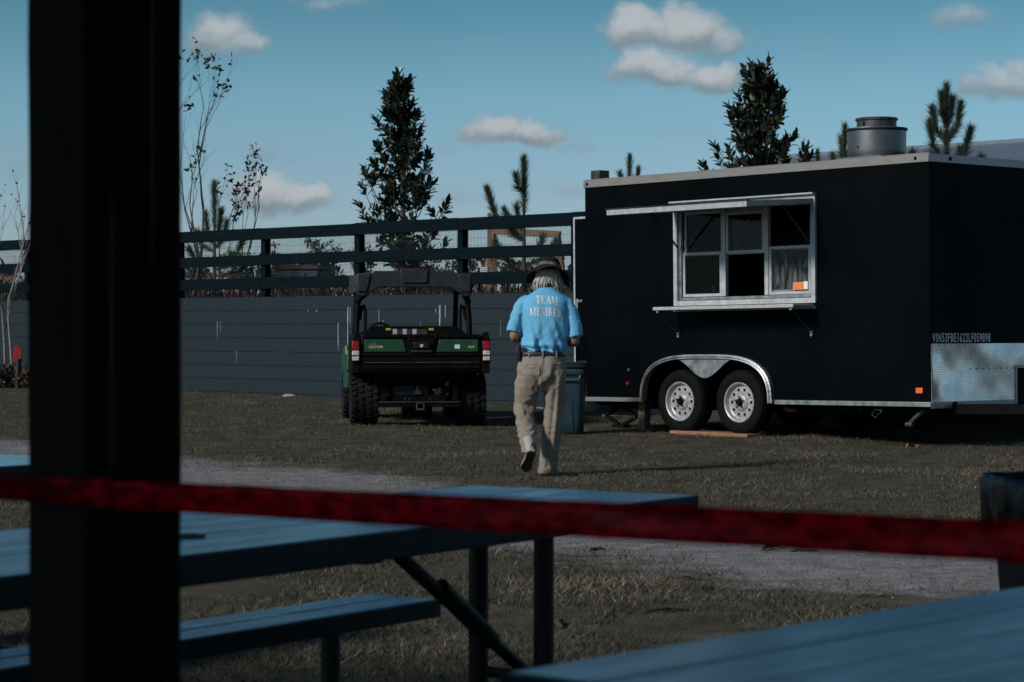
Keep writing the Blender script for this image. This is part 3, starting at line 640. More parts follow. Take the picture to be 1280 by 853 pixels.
# ------------------------------------------------------------------ concession trailer
def arc(cx, cz, r, a0, a1, n):
    return [(cx + r * math.cos(R(a0 + (a1 - a0) * i / n)), cz + r * math.sin(R(a0 + (a1 - a0) * i / n))) for i in range(n + 1)]
def trailer_wheel(parent, x, y, z, out=-1, r=.34):
    w = bpy.data.objects.new('wheel', None); C.objects.link(w); w.parent = parent; w.location = (x, y, z)
    if out > 0: w.rotation_euler = (0, 0, math.pi)
    # axis y, outer face at -y
    prof = [(.205, -.085), (.225, -.098), (.265, -.108), (.305, -.104), (.328, -.090), (.338, -.070), (.340, 0), (.338, .07), (.325, .095), (.27, .108), (.215, .095), (.205, .085)]
    ty = MB().lathe(prof, 48, 'y').build('tyre', 'rubber', w, smooth=True)
    tr = MB()
    for k in range(40):
        a = 2 * math.pi * k / 40
        for q, ph in ((-.048, 0), (-.016, .5), (.016, 0), (.048, .5)):
            b = a + ph * 2 * math.pi / 40; c, s = math.cos(b), math.sin(b)
            tr.bar((c * .341, q - .013, s * .341), (c * .341, q + .013, s * .341), .034, .010, (c, 0, s))
    tr.build('tread', 'rubber', ty)
    rim = MB().lathe([(.206, -.088), (.214, -.094), (.208, -.099), (.196, -.094), (.188, -.070), (.180, -.050), (.172, -.046)], 40, 'y')
    # disc with round hand holes
    nh = 10
    for k in range(nh):
        a0 = 2 * math.pi * k / nh; da = 2 * math.pi / nh; rc = .136; rh = .0185; m = 16
        outer = []; inner = []
        for i in range(m):
            t = 2 * math.pi * i / m + math.pi / 4 + 1e-4; c, s = math.cos(t), math.sin(t); q = 1 / max(abs(c), abs(s))
            rr = .136 + .036 * c * q; aa = a0 + da / 2 * s * q
            yy = -.046 - (.172 - rr) * .10
            outer.append((rr * math.cos(aa), yy, rr * math.sin(aa)))
            hx, hz = rc + rh * c, rh * s
            ca, sa = math.cos(a0), math.sin(a0); inner.append((hx * ca - hz * sa, -.048 - (.172 - rc) * .10, hx * sa + hz * ca))
        inn2 = [(p[0], p[1] + .018, p[2]) for p in inner]
        rim.add(outer + inner + inn2, [(i, (i + 1) % m, m + (i + 1) % m, m + i) for i in range(m)] + [(m + i, m + (i + 1) % m, 2 * m + (i + 1) % m, 2 * m + i) for i in range(m)])
    rim.lathe([(.100, -.0535), (.092, -.060), (.084, -.072), (.070, -.078), (.046, -.080), (.044, -.070)], 32, 'y')
    ro = rim.build('rim', 'wheel_white', w, smooth=True, angle=35)
    MB().lathe([(0, -.022), (.2, -.022)], 32, 'y').build('brake_drum', 'dark_steel', w)
    MB().lathe([(0, -.112), (.030, -.112), (.036, -.105), (.040, -.075), (.046, -.066)], 20, 'y').build('hub', 'dark_steel', w, smooth=True)
    for k in range(5):
        a = 2 * math.pi * k / 5 + .3
        MB().lathe([(0, -.100), (.008, -.100), (.010, -.092), (.010, -.075)], 6, 'y', (.058 * math.cos(a), 0, .058 * math.sin(a))).build('lug_nut', 'mid_steel', w)
    MB().tube([(.168, -.048, .05), (.160, -.085, .048)], .004, 6).build('valve', 'dark_steel', w)
    return w
def make_trailer():
    T = thing('concession_trailer', 'black concession trailer with open serving window and tandem white wheels', 'trailer', (0.838, 27.2, 0.439), (0, -0.0103, math.atan2(-0.742, 0.669)))
    L, W, H = 4.85, 2.13, 2.43; t = .04
    wx0, wx1, wz0, wz1 = 1.44, 3.37, 1.07, 2.10       # serving opening
    cx = 1.858
    def arch(sx, sz, n=36):
        o = []
        for i in range(n + 1):
            a = math.pi * (1 - i / n); c, s = math.cos(a), math.sin(a)
            o.append((cx + sx * math.copysign(abs(c) ** (2 / 3.4), c), sz * abs(s) ** (2 / 2.7)))
        return o
    # body: shell panels
    b = MB()
    low = [(0, 0)] + arch(.93, .475) + [(L, 0), (L, .56), (0, .56)]
    b.prism([(x, 0, z) for x, z in low], (0, t, 0))
    b.box(0, wx0, 0, t, .56, H); b.box(wx1, L, 0, t, .56, H); b.box(wx0, wx1, 0, t, .56, wz0); b.box(wx0, wx1, 0, t, wz1, H)
    b.box(0, L, W - t, W, 0, H); b.box(0, t, t, W - t, 0, H); b.box(L - t, L, t, W - t, 0, H)
    b.box(0, L, 0, W, H, H + .03)
    b.box(t, L - t, .31, W - t, .04, .09); b.box(t, .92, t, .31, .04, .09); b.box(2.8, L - t, t, .31, .04, .09)
    b.box(.92, 2.8, .30, .315, -.02, .56); b.box(.92, 2.8, t, .30, .545, .56)
    b.build('body', 'black_paint', T)
    # inside: counter, back shelf, hood
    MB().box(t + .01, L - t - .01, W - t - .03, W - t - .005, .1, 2.3).build('inner_lining', 'interior', T)
    MB().box(1.0, 3.8, .10, .55, .92, .96).build('counter', 'mid_steel', T)
    MB().box(1.3, 3.6, 1.5, 2.0, 1.5, 1.9).build('cooking_hood', 'mid_steel', T)
    # trims
    MB().box(-.012, L + .012, -.016, 0, H - .045, H + .035).build('roof_trim', 'rusty_trim', T, bevel=.003)
    MB().box(L + .001, L + .016, .002, W + .01, H - .045, H + .035).build('roof_trim', 'alu', T, bevel=.003)
    MB().box(-.012, L + .012, -.004, .05, H + .037, H + .046).build('roof_lip', 'rusty_trim', T)
    MB().box(-.01, .90, -.014, 0, -.012, .035).build('bottom_trim', 'rusty_trim', T, bevel=.003)
    MB().box(2.83, L + .01, -.014, 0, -.012, .035).build('bottom_trim', 'alu', T, bevel=.003)
    MB().box(L + .001, L + .012, .002, 1.39, -.03, .035).build('bottom_trim', 'alu', T, bevel=.003)
    MB().box(L - .02, L + .006, -.006, -.001, .04, H - .05).build('corner_trim', 'black_paint', T)
    for x in (-.013, ): MB().box(-.004, .06, -.0175, -.015, H - .04, H + .03).build('corner_cap', 'alu', T)
    for q in (.05, 4.80): MB().lathe([(0, -.004), (.018, -.004), (.018, 0)], 12, 'y', (q + (-.0 if q < 1 else -.1), -.017, H - .005)).build('clearance_light', 'dark_steel', T)
    MB().lathe([(0, .006), (.02, .006), (.02, 0)], 12, 'x', (L + .017, .32, H - .005)).build('clearance_light', 'dark_steel', T)
    v = MB().box(.03, .17, .06, .22, H + .03, H + .15); v.build('vent_cap', 'mid_steel', T, bevel=.006)
    # fender skirt
    fo, fi = arch(.962, .508), arch(.920, .467)
    f = MB()
    for i in range(len(fo) - 1):
        (x0, z0), (x1, z1), (x2, z2), (x3, z3) = fo[i], fo[i + 1], fi[i + 1], fi[i]
        f.add([(x0, -.05, z0), (x1, -.05, z1), (x2, -.065, z2), (x3, -.065, z3), (x0, 0, z0), (x1, 0, z1), (x2, .02, z2), (x3, .02, z3)], [(0, 1, 2, 3), (0, 4, 5, 1), (3, 2, 6, 7)])
    fo_ = f.build('fender', 'alu', T, smooth=True, angle=30)
    lip = MB(); lip.tube([(x, -.066, z) for x, z in arch(.940, .487)], .006, 6); lip.build('fender_bead', 'alu', fo_, smooth=True)
    g = [(1.40 + .916 * i / 28, -.035, .462 - .205 * math.cos(math.pi * (i / 28 - .5)) ** 2.2) for i in range(29)] + [(2.316, -.035, .488), (1.40, -.035, .488)]
    MB().prism(g, (0, .012, 0)).build('gusset', 'alu', fo_)
    trailer_wheel(T, 1.424, .125, .0); trailer_wheel(T, 2.291, .125, .0)
    for x in (1.424, 2.291): trailer_wheel(T, x, W - .125, .0, 1)
    # frame under the floor
    u = MB()
    for y in (.34, W - .4): u.box(.05, L + .02, y, y + .06, -.10, .035)
    for x in (.1, .9, 2.9, 3.9, 4.7): u.box(x, x + .05, .06, W - .06, -.06, .03)
    u.build('chassis', 'dark_steel', T)
    for x in (1.424, 2.291): MB().tube([(x, .2, 0), (x, W - .2, 0)], .04, 10).build('axle', 'dark_steel', T, smooth=True)
    MB().tube([(L - .15, .14, -.02), (L - .33, .10, -.17)], .022, 8).build('stabiliser_leg', 'mid_steel', T, smooth=True)
    MB().tube([(L - .30, .10, -.19), (L - .38, .10, -.19)], .026, 8).build('stabiliser_foot', 'mid_steel', T, smooth=True)
    tg = MB(); tg.bar((L, .35, -.04), (L + 1.15, W / 2 - .03, -.04), .06, .10); tg.bar((L, W - .35, -.04), (L + 1.15, W / 2 + .03, -.04), .06, .10); tg.box(L + 1.1, L + 1.32, W / 2 - .05, W / 2 + .05, -.08, .02)
    tg.build('tongue', 'dark_steel', T); MB().tube([(L + .95, W / 2, -.42), (L + .95, W / 2, .45)], .03, 10).build('tongue_jack', 'mid_steel', T, smooth=True)
    MB().tube([(L - .72 + .06 * math.cos(a_ * .55) + .01 * a_ % .03, .05, -.09 + .042 * math.sin(a_ * .55) + .004 * a_ * (a_ > 8)) for a_ in range(13)], .0035, 6).build('cable_loop', 'mid_steel', T, smooth=True)
    # serving window
    ow = bpy.data.objects.new('serving_window', None); C.objects.link(ow); ow.parent = T
    X0, X1, Z0, Z1 = 1.40, 3.41, 1.03, 2.14
    fr = MB()
    fr.box(X0, X0 + .055, -.03, .05, Z0, Z1); fr.box(X1 - .055, X1, -.03, .05, Z0, Z1); fr.box(X0 + .055, X1 - .055, -.03, .05, Z1 - .055, Z1); fr.box(X0 + .055, X1 - .055, -.03, .05, Z0, Z0 + .055)
    fr.build('frame', 'white_frame', ow, bevel=.004)
    fr = MB(); a0, a1, c0, c1 = X0 + .06, X1 - .06, Z0 + .06, Z1 - .06
    fr.box(a0, a0 + .03, .0, .035, c0, c1); fr.box(a1 - .03, a1, .0, .035, c0, c1); fr.box(a0 + .03, a1 - .03, .0, .035, c1 - .03, c1); fr.box(a0 + .03, a1 - .03, .0, .035, c0, c0 + .03)
    fr.build('inner_frame', 'alu', ow, bevel=.003)
    a0 += .035; a1 -= .035; c0 += .035; c1 -= .035
    bx = [a0, a0 + (a1 - a0) / 3, a0 + 2 * (a1 - a0) / 3, a1]; bx[0] += .0
    for q in bx[1:3]: MB().box(q - .028, q + .028, .012, .06, c0, c1).build('mullion', 'white_frame', ow, bevel=.004)
    def sash(xa, xb, za, zb, y, glass):
        s = MB(); w = .032
        s.box(xa, xa + w, y, y + .022, za, zb); s.box(xb - w, xb, y, y + .022, za, zb); s.box(xa + w, xb - w, y, y + .022, za, za + w); s.box(xa + w, xb - w, y, y + .022, zb - w, zb)
        o = s.build('sash', 'white_frame', ow, bevel=.003); raw('pane', [(xa + w, y + .011, za + w), (xb - w, y + .011, za + w), (xb - w, y + .011, zb - w), (xa + w, y + .011, zb - w)], [(0, 1, 2, 3)], glass, o); return o
    zm = (c0 + c1) / 2; e = .032
    xa = [(bx[0] + .004, bx[1] - e), (bx[1] + e, bx[2] - e), (bx[2] + e, bx[3] - .004)]
    sash(*xa[0], zm - .02, c1, .042, 'glass_spot'); sash(*xa[0], c0, zm + .02, .018, 'glass')
    sash(*xa[1], zm - .02, c1, .042, 'glass_streak'); sash(xa[1][0], xa[1][1], zm - .012, c1 - .03, .018, 'glass_spot')
    s3 = sash(*xa[2], c0, zm + .045, .018, 'glass_streak'); sash(xa[2][0], xa[2][1], c0 + .02, zm + .03, .042, 'glass_streak')
    x3 = xa[2][1]
    MB().box(x3 - .235, x3 - .095, .010, .016, c0 + .045, c0 + .125).build('sticker', 'label_orange', s3); MB().box(x3 - .09, x3 - .036, .010, .016, c0 + .050, c0 + .130).build('sticker', 'white_print', s3)
    # raised awning hatch
    A = bpy.data.objects.new('awning', None); C.objects.link(A); A.parent = T; A.location = (0, -.032, Z1 - .075); A.rotation_euler = (R(3.2), 0, 0)
    MB().box(X0 + .02, X1 - .02, -.98, -.01, .012, .03).build('awning_panel', 'black_paint', A)
    fr = MB(); fr.box(X0 + .01, X1 - .01, -1.01, -.98, -.028, .032); fr.box(X0 + .01, X0 + .04, -.98, 0, -.024, .034); fr.box(X1 - .04, X1 - .01, -.98, 0, -.024, .034); fr.box(X0 + .04, X1 - .04, -.03, 0, -.020, .011)
    fr.build('awning_frame', 'white_frame', A, bevel=.003)
    MB().box(X0 - .0, X1 + .01, -1.025, -.97, .035, .041).build('awning_lip', 'grey_plastic', A)
    MB().box(X0 - .02, X1 + .01, -.075, -.004, Z1 + .002, Z1 + .018).build('drip_cap', 'white_frame', ow)
    for x in (X0 + .075, X1 - .075):
        MB().tube([(x, -.035, Z1 - .48), (x, -.45, Z1 - .105)], .011, 8).build('gas_strut', 'leather', ow, smooth=True)
    for x in (X1 - .30, X1 - .22): MB().lathe([(0, -.09), (.012, -.09), (.016, -.05), (.012, -.03), (0, -.03)], 8, 'y', (x, 0, Z1 - .10)).build('latch_knob', 'alu', ow)
    # fold-down shelf
    S = bpy.data.objects.new('shelf', None); C.objects.link(S); S.parent = T
    MB().box(X0 + .01, X1 - .01, -.36, -.033, Z0 - .048, Z0 - .012).build('shelf_board', 'white_frame', S, bevel=.005)
    MB().box(X0 + .0, X1, -.033, -.001, Z0 - .06, Z0 - .03).build('hinge_rail', 'alu', S)
    for x in (X0 + .06, X1 - .06):
        MB().tube([(x, -.33, Z0 - .055), (x, -.012, Z0 - .30)], .009, 8).build('shelf_brace', 'mid_steel', S, smooth=True)
        for p in ((x, -.325, Z0 - .06), (x, -.014, Z0 - .29), (x, -.012, Z0 - .325)): MB().lathe([(0, -.018), (.016, -.018), (.018, .004), (0, .012)], 8, 'y', p).build('brace_fitting', 'alu', S)
    # lamps and catches
    MB().box(L - .17, L - .085, -.018, -.002, .12, .175).build('marker_light', 'amber_lens', T, bevel=.004)
    MB().lathe([(0, -.012), (.017, -.010), (.021, -.004), (.021, 0)], 16, 'y', (.66, -.001, .19)).build('marker_light', 'red_lens', T, smooth=True)
    MB().lathe([(0, -.02), (.018, -.018), (.02, 0)], 10, 'y', (.69, -.001, .34)).build('outlet', 'mid_steel', T, smooth=True)
    # stone guard on the front
    pl = MB().prism([(L + .003, .004, -.012), (L + .003, 1.39, -.012), (L + .003, 1.39, .36), (L + .003, W - .01, .36), (L + .003, W - .01, .605), (L + .003, .004, .605)], (.004, 0, 0)).build('stone_guard', 'plate', T)
    tr = MB(); rows = 25; cols = 56
    for i in range(rows):
        for j in range(cols):
            y = .03 + j * .0375 + (.019 if i % 2 else 0); z = .012 + i * .0242
            if y > W - .03 or (y > 1.37 and z < .385): continue
            s = 1 if (i + j) % 2 else -1; a = .013; w_ = .0042; c = .7071
            d = Vector((0, c * a, s * c * a)); n = Vector((0, -s * c * w_, c * w_)); p = Vector((L + .0072, y, z))
            tr.add([p - d, p + n, p + d, p - n, p + Vector((.0035, 0, 0))], [(0, 1, 4), (1, 2, 4), (2, 3, 4), (3, 0, 4)])
    o = tr.build('tread_pattern', 'plate', pl); o['kind'] = 'stuff'
    MB().box(L + .008, L + .014, .004, .016, -.01, .605).build('guard_edge', 'alu', pl); MB().prism([(L + .008, 1.36, -.01), (L + .008, 1.39, -.01), (L + .008, 1.39, .355), (L + .008, W - .01, .355), (L + .008, W - .01, .385), (L + .008, 1.36, .385)], (.006, 0, 0)).build('guard_edge', 'alu', pl)
    rv = MB()
    for k in range(14): rv.lathe([(0, .018), (.006, .016), (.008, .010)], 6, 'x', (L, .03 + k * .1, .355 if k > 5 else .59))
    rv.build('rivets', 'alu', pl)
    vs, fs = text_mesh('VIN53FBE1622LF059898', .092, .40, bold=.012, space=1.12)
    wtxt = max(v[0] for v in vs); k = .93 / wtxt
    raw('lettering', [(L + .004, .03 + x * k, .618 + y) for x, y in vs], fs, 'white_print', T)
    # rear door standing open
    D = bpy.data.objects.new('rear_door', None); C.objects.link(D); D.parent = T; D.location = (-.004, .03, .44); D.rotation_euler = (0, 0, R(178))
    MB().box(.01, .18, -.02, .02, 0, 1.60).build('door_panel', 'black_paint', D)
    MB().prism([(.18, -.025, -.01), (.205, -.025, -.01), (.205, -.025, 1.625), (.0, -.025, 1.625), (.0, -.025, 1.601), (.18, -.025, 1.601)], (0, .05, 0)).build('door_edge', 'white_frame', D)
    MB().box(.13, .175, .021, .034, .56, .70).build('door_latch', 'alu', D, bevel=.004); MB().box(.06, .13, .022, .030, .66, .69).build('latch_arm', 'alu', D, bevel=.003)
    # roof fan
    fx, fy = 3.385, 1.0
    fn = bpy.data.objects.new('exhaust_fan', None); C.objects.link(fn); fn.parent = T; fn.location = (fx, fy, H + .03)
    MB().box(-.30, .30, -.30, .30, 0, .10).build('curb', 'fan_alu', fn)
    MB().lathe([(.29, .10), (.30, .13), (.305, .17), (.308, .37), (.322, .385), (.326, .395), (.322, .404), (.21, .410)], 48, 'z').build('housing', 'fan_alu', fn, smooth=True, angle=30)
    MB().lathe([(.208, .405), (.208, .485), (.222, .490), (.224, .505), (.215, .515), (.10, .525), (0, .527)], 40, 'z').build('cap', 'mid_steel', fn, smooth=True, angle=30)
    MB().box(-.012, .012, -.215, -.205, .43, .47).build('latch', 'dark_steel', fn)
    MB().lathe([(0, -.312), (.010, -.312), (.012, -.30)], 8, 'y', (.0, 0, .2)).build('bolt', 'dark_steel', fn)
    return T
TR = make_trailer()
def tw(x, y, z=0):                 # trailer local -> world
    a = math.atan2(-0.742, 0.669); c, s = math.cos(a), math.sin(a)
    return Vector((0.838 + c * x - s * y, 27.2 + s * x + c * y, z))
def trailer_bits():
    a = math.atan2(-0.742, 0.669)
    p = tw(1.88, .10); gz = ground_z(p.x, p.y)
    b = thing('levelling_board', 'rough orange-brown plank under the front trailer wheel', 'plank', (p.x, p.y, gz + .012), (0, R(.6), a), 'levelling boards')
    MB().box(.10, .62, -.17, .12, -.01, .028).build('plank', 'plank_orange', b, bevel=.004)
    MB().box(.0, .6, -.20, -.172, -.02, .004).build('batten', 'plank_orange', b, bevel=.003)
    c = thing('levelling_board', 'short rough plank between the two trailer wheels', 'plank', (p.x, p.y, gz + .012), (0, 0, a), 'levelling boards')
    MB().box(-.52, .085, -.16, .11, -.01, .026).build('plank', 'plank_orange', c, bevel=.004)
    MB().box(-.4, -.02, -.19, -.165, -.02, .002).build('batten', 'plank_orange', c, bevel=.003)
    p = tw(.30, .25); gz = ground_z(p.x, p.y)
    j = thing('scissor_jack', 'dark scissor jack propping the rear of the trailer', 'jack', (p.x, p.y, gz), (0, 0, a))
    top = .439 - .10 - gz + .045
    for (q0, q1, n) in (((-.24, 0, top / 2), (-.03, 0, .03), 'arm'), ((.24, 0, top / 2), (.03, 0, .03), 'arm'), ((-.24, 0, top / 2), (-.03, 0, top - .02), 'arm'), ((.24, 0, top / 2), (.03, 0, top - .02), 'arm')):
        MB().bar(q0, q1, .05, .035).build(n, 'dark_steel', j, bevel=.004)
    MB().tube([(-.30, 0, top / 2), (.32, 0, top / 2)], .009, 8).build('screw', 'mid_steel', j, smooth=True)
    MB().box(-.10, .10, -.06, .06, 0, .03).build('base_plate', 'dark_steel', j, bevel=.004); MB().box(-.06, .06, -.04, .04, top - .03, top).build('saddle', 'dark_steel', j, bevel=.004)
    for s in (-1, 1): MB().lathe([(0, -.035), (.02, -.035), (.02, .035), (0, .035)], 10, 'y', (s * .24, 0, top / 2)).build('pivot', 'mid_steel', j)
    p = tw(.70, .22); gz = ground_z(p.x, p.y)
    k = thing('timber_block', 'upright weathered timber block beside the scissor jack under the trailer', 'block', (p.x, p.y, gz), (0, 0, a))
    MB().box(-.05, .05, -.05, .05, -.01, .439 - gz - .005).build('block_body', 'wood', k, bevel=.006); MB().box(-.09, .09, -.08, .08, -.012, .022).build('pad', 'wood', k, bevel=.004)
    p = tw(4.62, -.02); gz = ground_z(p.x, p.y)
    v = []; f = []
    for i in range(9):
        u = i / 8 - .5; w = .045 * math.cos(u * math.pi) + .003
        for s in (-1, 0, 1): v.append((u * .16, s * w, .02 + .03 * abs(s) * math.sin(i) + .02 * math.cos(u * 5)))
    for i in range(8):
        for q in range(2): f.append((i * 3 + q, i * 3 + 3 + q, i * 3 + 4 + q, i * 3 + 1 + q))
    o = raw('dead_leaf', v, f, 'plank_orange', smooth=True); o.location = (p.x, p.y - .12, gz + .005); o.rotation_euler = (0, 0, .4); tag(o, 'curled brown dead leaf on the grass under the trailer front', 'leaf')
trailer_bits()

# ------------------------------------------------------------------ utility vehicle
def make_utv():
    U = thing('utility_vehicle', 'dark green utility vehicle with cargo bed parked facing the wall', 'utility vehicle', (-1.085, 27.7, ground_z(-1.08, 27.9) - .005), (0, 0, R(7)))
    def wheel(x, y, r, w):
        o = bpy.data.objects.new('wheel', None); C.objects.link(o); o.parent = U; o.location = (x, y, r); h = w / 2
        ty = MB().lathe([(.155, -h * .9), (.19, -h), (r - .05, -h), (r - .018, -h * .88), (r - .012, -h * .5), (r - .012, h * .5), (r - .018, h * .88), (r - .05, h), (.19, h), (.155, h * .9)], 40, 'x').build('tyre', 'rubber_tread', o, smooth=True, angle=40)
        tr = MB(); n = 26
        for k in range(n):
            for q, ph in ((-.42, 0), (-.16, .5), (.14, .1), (.40, .6)):
                a = 2 * math.pi * (k + ph) / n; c, s = math.cos(a), math.sin(a); jx = .012 * math.sin(k * 2.3 + q * 9)
                tr.bar((q * w - .025, (r - .008) * c, (r - .008) * s), (q * w + .025, (r - .008) * math.cos(a + jx * 3), (r - .008) * math.sin(a + jx * 3)), .042, .024, (0, c, s))
        for k in range(n):
            for s_ in (-1, 1):
                a = 2 * math.pi * (k + .25) / n; c, s = math.cos(a), math.sin(a)
                tr.bar((s_ * h, (r - .055) * c, (r - .055) * s), (s_ * h, (r - .022) * c, (r - .022) * s), .03, .012, (1, 0, 0))
        tr.build('tread', 'rubber_tread', ty)
        sg = -1 if x < 0 else 1
        MB().lathe([(.158, sg * h * .9), (.150, sg * h * .75), (.14, sg * h * .35), (.06, sg * h * .4), (.05, sg * h * .6), (0, sg * h * .62)], 28, 'x').build('rim', 'grey_plastic', o, smooth=True)
        return o
    wheel(-.615, 0, .295, .30); wheel(.615, 0, .295, .30); wheel(-.62, 1.95, .29, .25); wheel(.62, 1.95, .29, .25)
    # chassis, drive train, hitch
    c = MB(); c.box(-.30, .30, -.30, 2.2, .28, .36); c.box(-.46, .46, -.36, -.30, .215, .285); c.box(-.44, -.38, -.34, .2, .22, .60); c.box(.38, .44, -.34, .2, .22, .60); c.box(-.50, .50, -.40, .40, .50, .60)
    c.build('chassis', 'dark_steel', U, bevel=.004)
    MB().tube([(-.5, 0, .295), (.5, 0, .295)], .035, 10).build('axle', 'dark_steel', U, smooth=True)
    MB().box(-.16, .16, -.15, .3, .10, .46).build('transaxle', 'dark_steel', U, bevel=.02)
    MB().box(-.46, .46, -.375, -.361, .268, .280).build('bumper_strip', 'mid_steel', U)
    h = MB(); h.box(-.045, .045, -.46, -.30, .185, .205); h.box(-.045, .045, -.46, -.30, .255, .275); h.box(-.045, -.03, -.46, -.30, .205, .255); h.box(.03, .045, -.46, -.30, .205, .255); h.build('hitch_receiver', 'mid_steel', U, bevel=.003)
    MB().box(-.30, .10, -.28, -.20, .32, .46).build('gearbox_guard', 'grey_plastic', U, bevel=.01)
    b = MB(); b.box(-.06, .02, -.32, -.24, .36, .40); b.tube([(-.02, -.30, .38), (-.02, -.30, .46)], .02, 8); b.build('linkage', 'mid_steel', U)
    MB().lathe([(0, -.30), (.03, -.30), (.035, -.27), (.02, -.25)], 10, 'y', (.20, 0, .375)).build('breather', 'mid_steel', U)
    MB().tube([(.22, -.30, .42), (.3, -.22, .40), (.34, -.1, .42)], .03, 8).build('exhaust', 'mid_steel', U, smooth=True)
    for s in (-1, 1):
        MB().tube([(s * .42, -.08, .34), (s * .36, -.02, .66)], .035, 10).build('shock', 'dark_steel', U, smooth=True)
        for k in range(3): MB().lathe([(0, -.005), (.008, -.004), (.009, 0)], 8, 'y', (s * (.12 + .05 * k), -.361, .31)).build('bolt', 'mid_steel', U) if k < 2 else None
        MB().box(s * .62 - .17, s * .62 + .17, -.38, .38, .60, .63).build('mud_guard', 'black_plastic', U, bevel=.01)
    # cargo bed
    B = bpy.data.objects.new('cargo_bed', None); C.objects.link(B); B.parent = U
    MB().box(-.70, .70, -.52, .50, .62, .67).build('bed_floor', 'black_plastic', B, bevel=.008)
    for s in (-1, 1):
        MB().box(s * .735 - .03, s * .735 + .03, -.44, .50, .625, 1.03).build('bed_side', 'black_plastic', B, bevel=.012)
        MB().prism([(s * .69, -.53, .60), (s * .775, -.53, .60), (s * .775, -.53, 1.00), (s * .755, -.53, 1.065), (s * .70, -.53, 1.065), (s * .68, -.53, 1.02)], (0, .085, 0)).build('bed_corner', 'black_plastic', B, bevel=.01)
    hb = MB().prism([(-.62, .50, 1.00), (.62, .50, 1.00), (.60, .50, 1.06), (.50, .50, 1.135), (-.48, .50, 1.135), (-.58, .50, 1.07)], (0, .03, 0)).build('headboard', 'black_plastic', B, bevel=.006)
    hb2 = MB().box(-.72, .72, .48, .51, .66, 1.0).build('bed_front', 'black_plastic', B)
    for x0, x1 in ((-.325, -.265), (.175, .235)): MB().box(x0, x1, .490, .4985, 1.083, 1.108).build('reflector', 'yellow', B, bevel=.003)
    for i, x in enumerate((-.245, -.130, -.015)):
        MB().box(x, x + .048, .491, .4985, 1.015, 1.10).build('warning_label', 'label_white', B); MB().box(x + .050, x + .105, .492, .4985, 1.02, 1.098).build('warning_label', 'label_dark', B)
    MB().box(.09, .155, .492, .4985, 1.02, 1.098).build('warning_label', 'label_dark', B)
    # tailgate
    G = bpy.data.objects.new('tailgate', None); C.objects.link(G); G.parent = U
    g = MB().box(-.675, .675, -.535, -.495, .645, 1.035)
    g.build('gate_panel', 'black_plastic', G, bevel=.012)
    g = MB(); g.box(-.66, .66, -.556, -.534, 1.0, 1.042); g.box(-.66, .66, -.552, -.534, .80, .825); g.prism([(-.115, -.535, .83), (.115, -.535, .83), (.155, -.535, 1.0), (-.155, -.535, 1.0)], (0, -.022, 0)); g.build('gate_rib', 'black_plastic', G, bevel=.006)
    for k in range(22): MB().box(-.64 + k * .06, -.60 + k * .06, -.562, -.5565, 1.006, 1.036).build('grip_rib', 'black_plastic', G) if k % 1 == 0 else None
    MB().tube([(-.64, -.548, .722), (.64, -.548, .722)], .007, 8).build('hinge_rod', 'mid_steel', G, smooth=True)
    for s in (-1, 1):
        pn = MB().prism([(s * .64, -.536, .845), (s * .175, -.536, .845), (s * .205, -.536, .985), (s * .64, -.536, .985)], (0, -.008, 0)).build('green_panel', 'green_paint', G, bevel=.003)
        if s < 0:
            vs, fs = text_mesh('GATOR', .030, 1.15, bold=.02); raw('lettering', [(-.59 + x, -.5452, .885 + y) for x, y in vs], fs, 'cream_print', pn)
            vs, fs = text_mesh('JOHN DEERE', .010, 1.1); raw('lettering', [(-.585 + x, -.5452, .925 + y) for x, y in vs], fs, 'cream_print', pn)
        else:
            MB().box(.375, .435, -.546, -.5445, .880, .925).build('badge', 'white_print', pn)
            MB().lathe([(0, -.5455), (.021, -.5455), (.021, -.5445)], 14, 'y', (.478, 0, .902)).build('badge', 'label_dark', pn)
            vs, fs = text_mesh('4x4', .030, 1.2, bold=.015); raw('lettering', [(.525 + x, -.5452, .886 + y) for x, y in vs], fs, 'cream_print', pn)
    MB().box(-.09, .09, -.572, -.558, .88, .955).build('latch_handle', 'leather', G, bevel=.008)
    # small gold emblem on the latch
    MB().prism([(-.018, -.5725, .93), (.018, -.5725, .93), (.018, -.5725, .905), (0, -.5725, .892), (-.018, -.5725, .905)], (0, -.002, 0)).build('emblem', 'cream_print', G)
    MB().box(-.12, .12, -.570, -.557, .838, .862).build('gate_step', 'grey_plastic', G, bevel=.004)
    for s in (-1, 1):
        o = bpy.data.objects.new('tail_light', None); C.objects.link(o); o.parent = U
        x0 = s * .738
        MB().box(x0 - .045, x0 + .045, -.545, -.528, .725, .985).build('light_housing', 'black_plastic', o, bevel=.006)
        MB().box(x0 - .040, x0 + .040, -.562, -.5455, .865, .965).build('red_lens', 'red_lens', o, bevel=.008)
        MB().box(x0 - .040, x0 + .040, -.560, -.5455, .745, .858).build('clear_lens', 'clear_lens', o, bevel=.008)
        MB().box(x0 - .041, x0 + .041, -.5625, -.5605, .795, .812).build('lens_band', 'red_lens', o)
    # cab: roll cage, seats, dash, roof, hood
    for s in (-1, 1):
        MB().tube([(s * .665, .60, .62), (s * .660, .60, 1.20), (s * .630, .62, 1.56), (s * .60, .75, 1.62)], .034, 10).build('cage_post', 'black_plastic', U, smooth=True)
        MB().tube([(s * .62, 1.95, .85), (s * .60, 1.55, 1.58), (s * .60, .75, 1.62)], .03, 10).build('cage_post', 'black_plastic', U, smooth=True)
        MB().tube([(s * .56, .62, .98), (s * .555, .63, 1.30), (s * .575, .64, 1.38), (s * .60, .64, 1.36), (s * .625, .63, 1.2)], .020, 8).build('grab_loop', 'black_plastic', U, smooth=True)
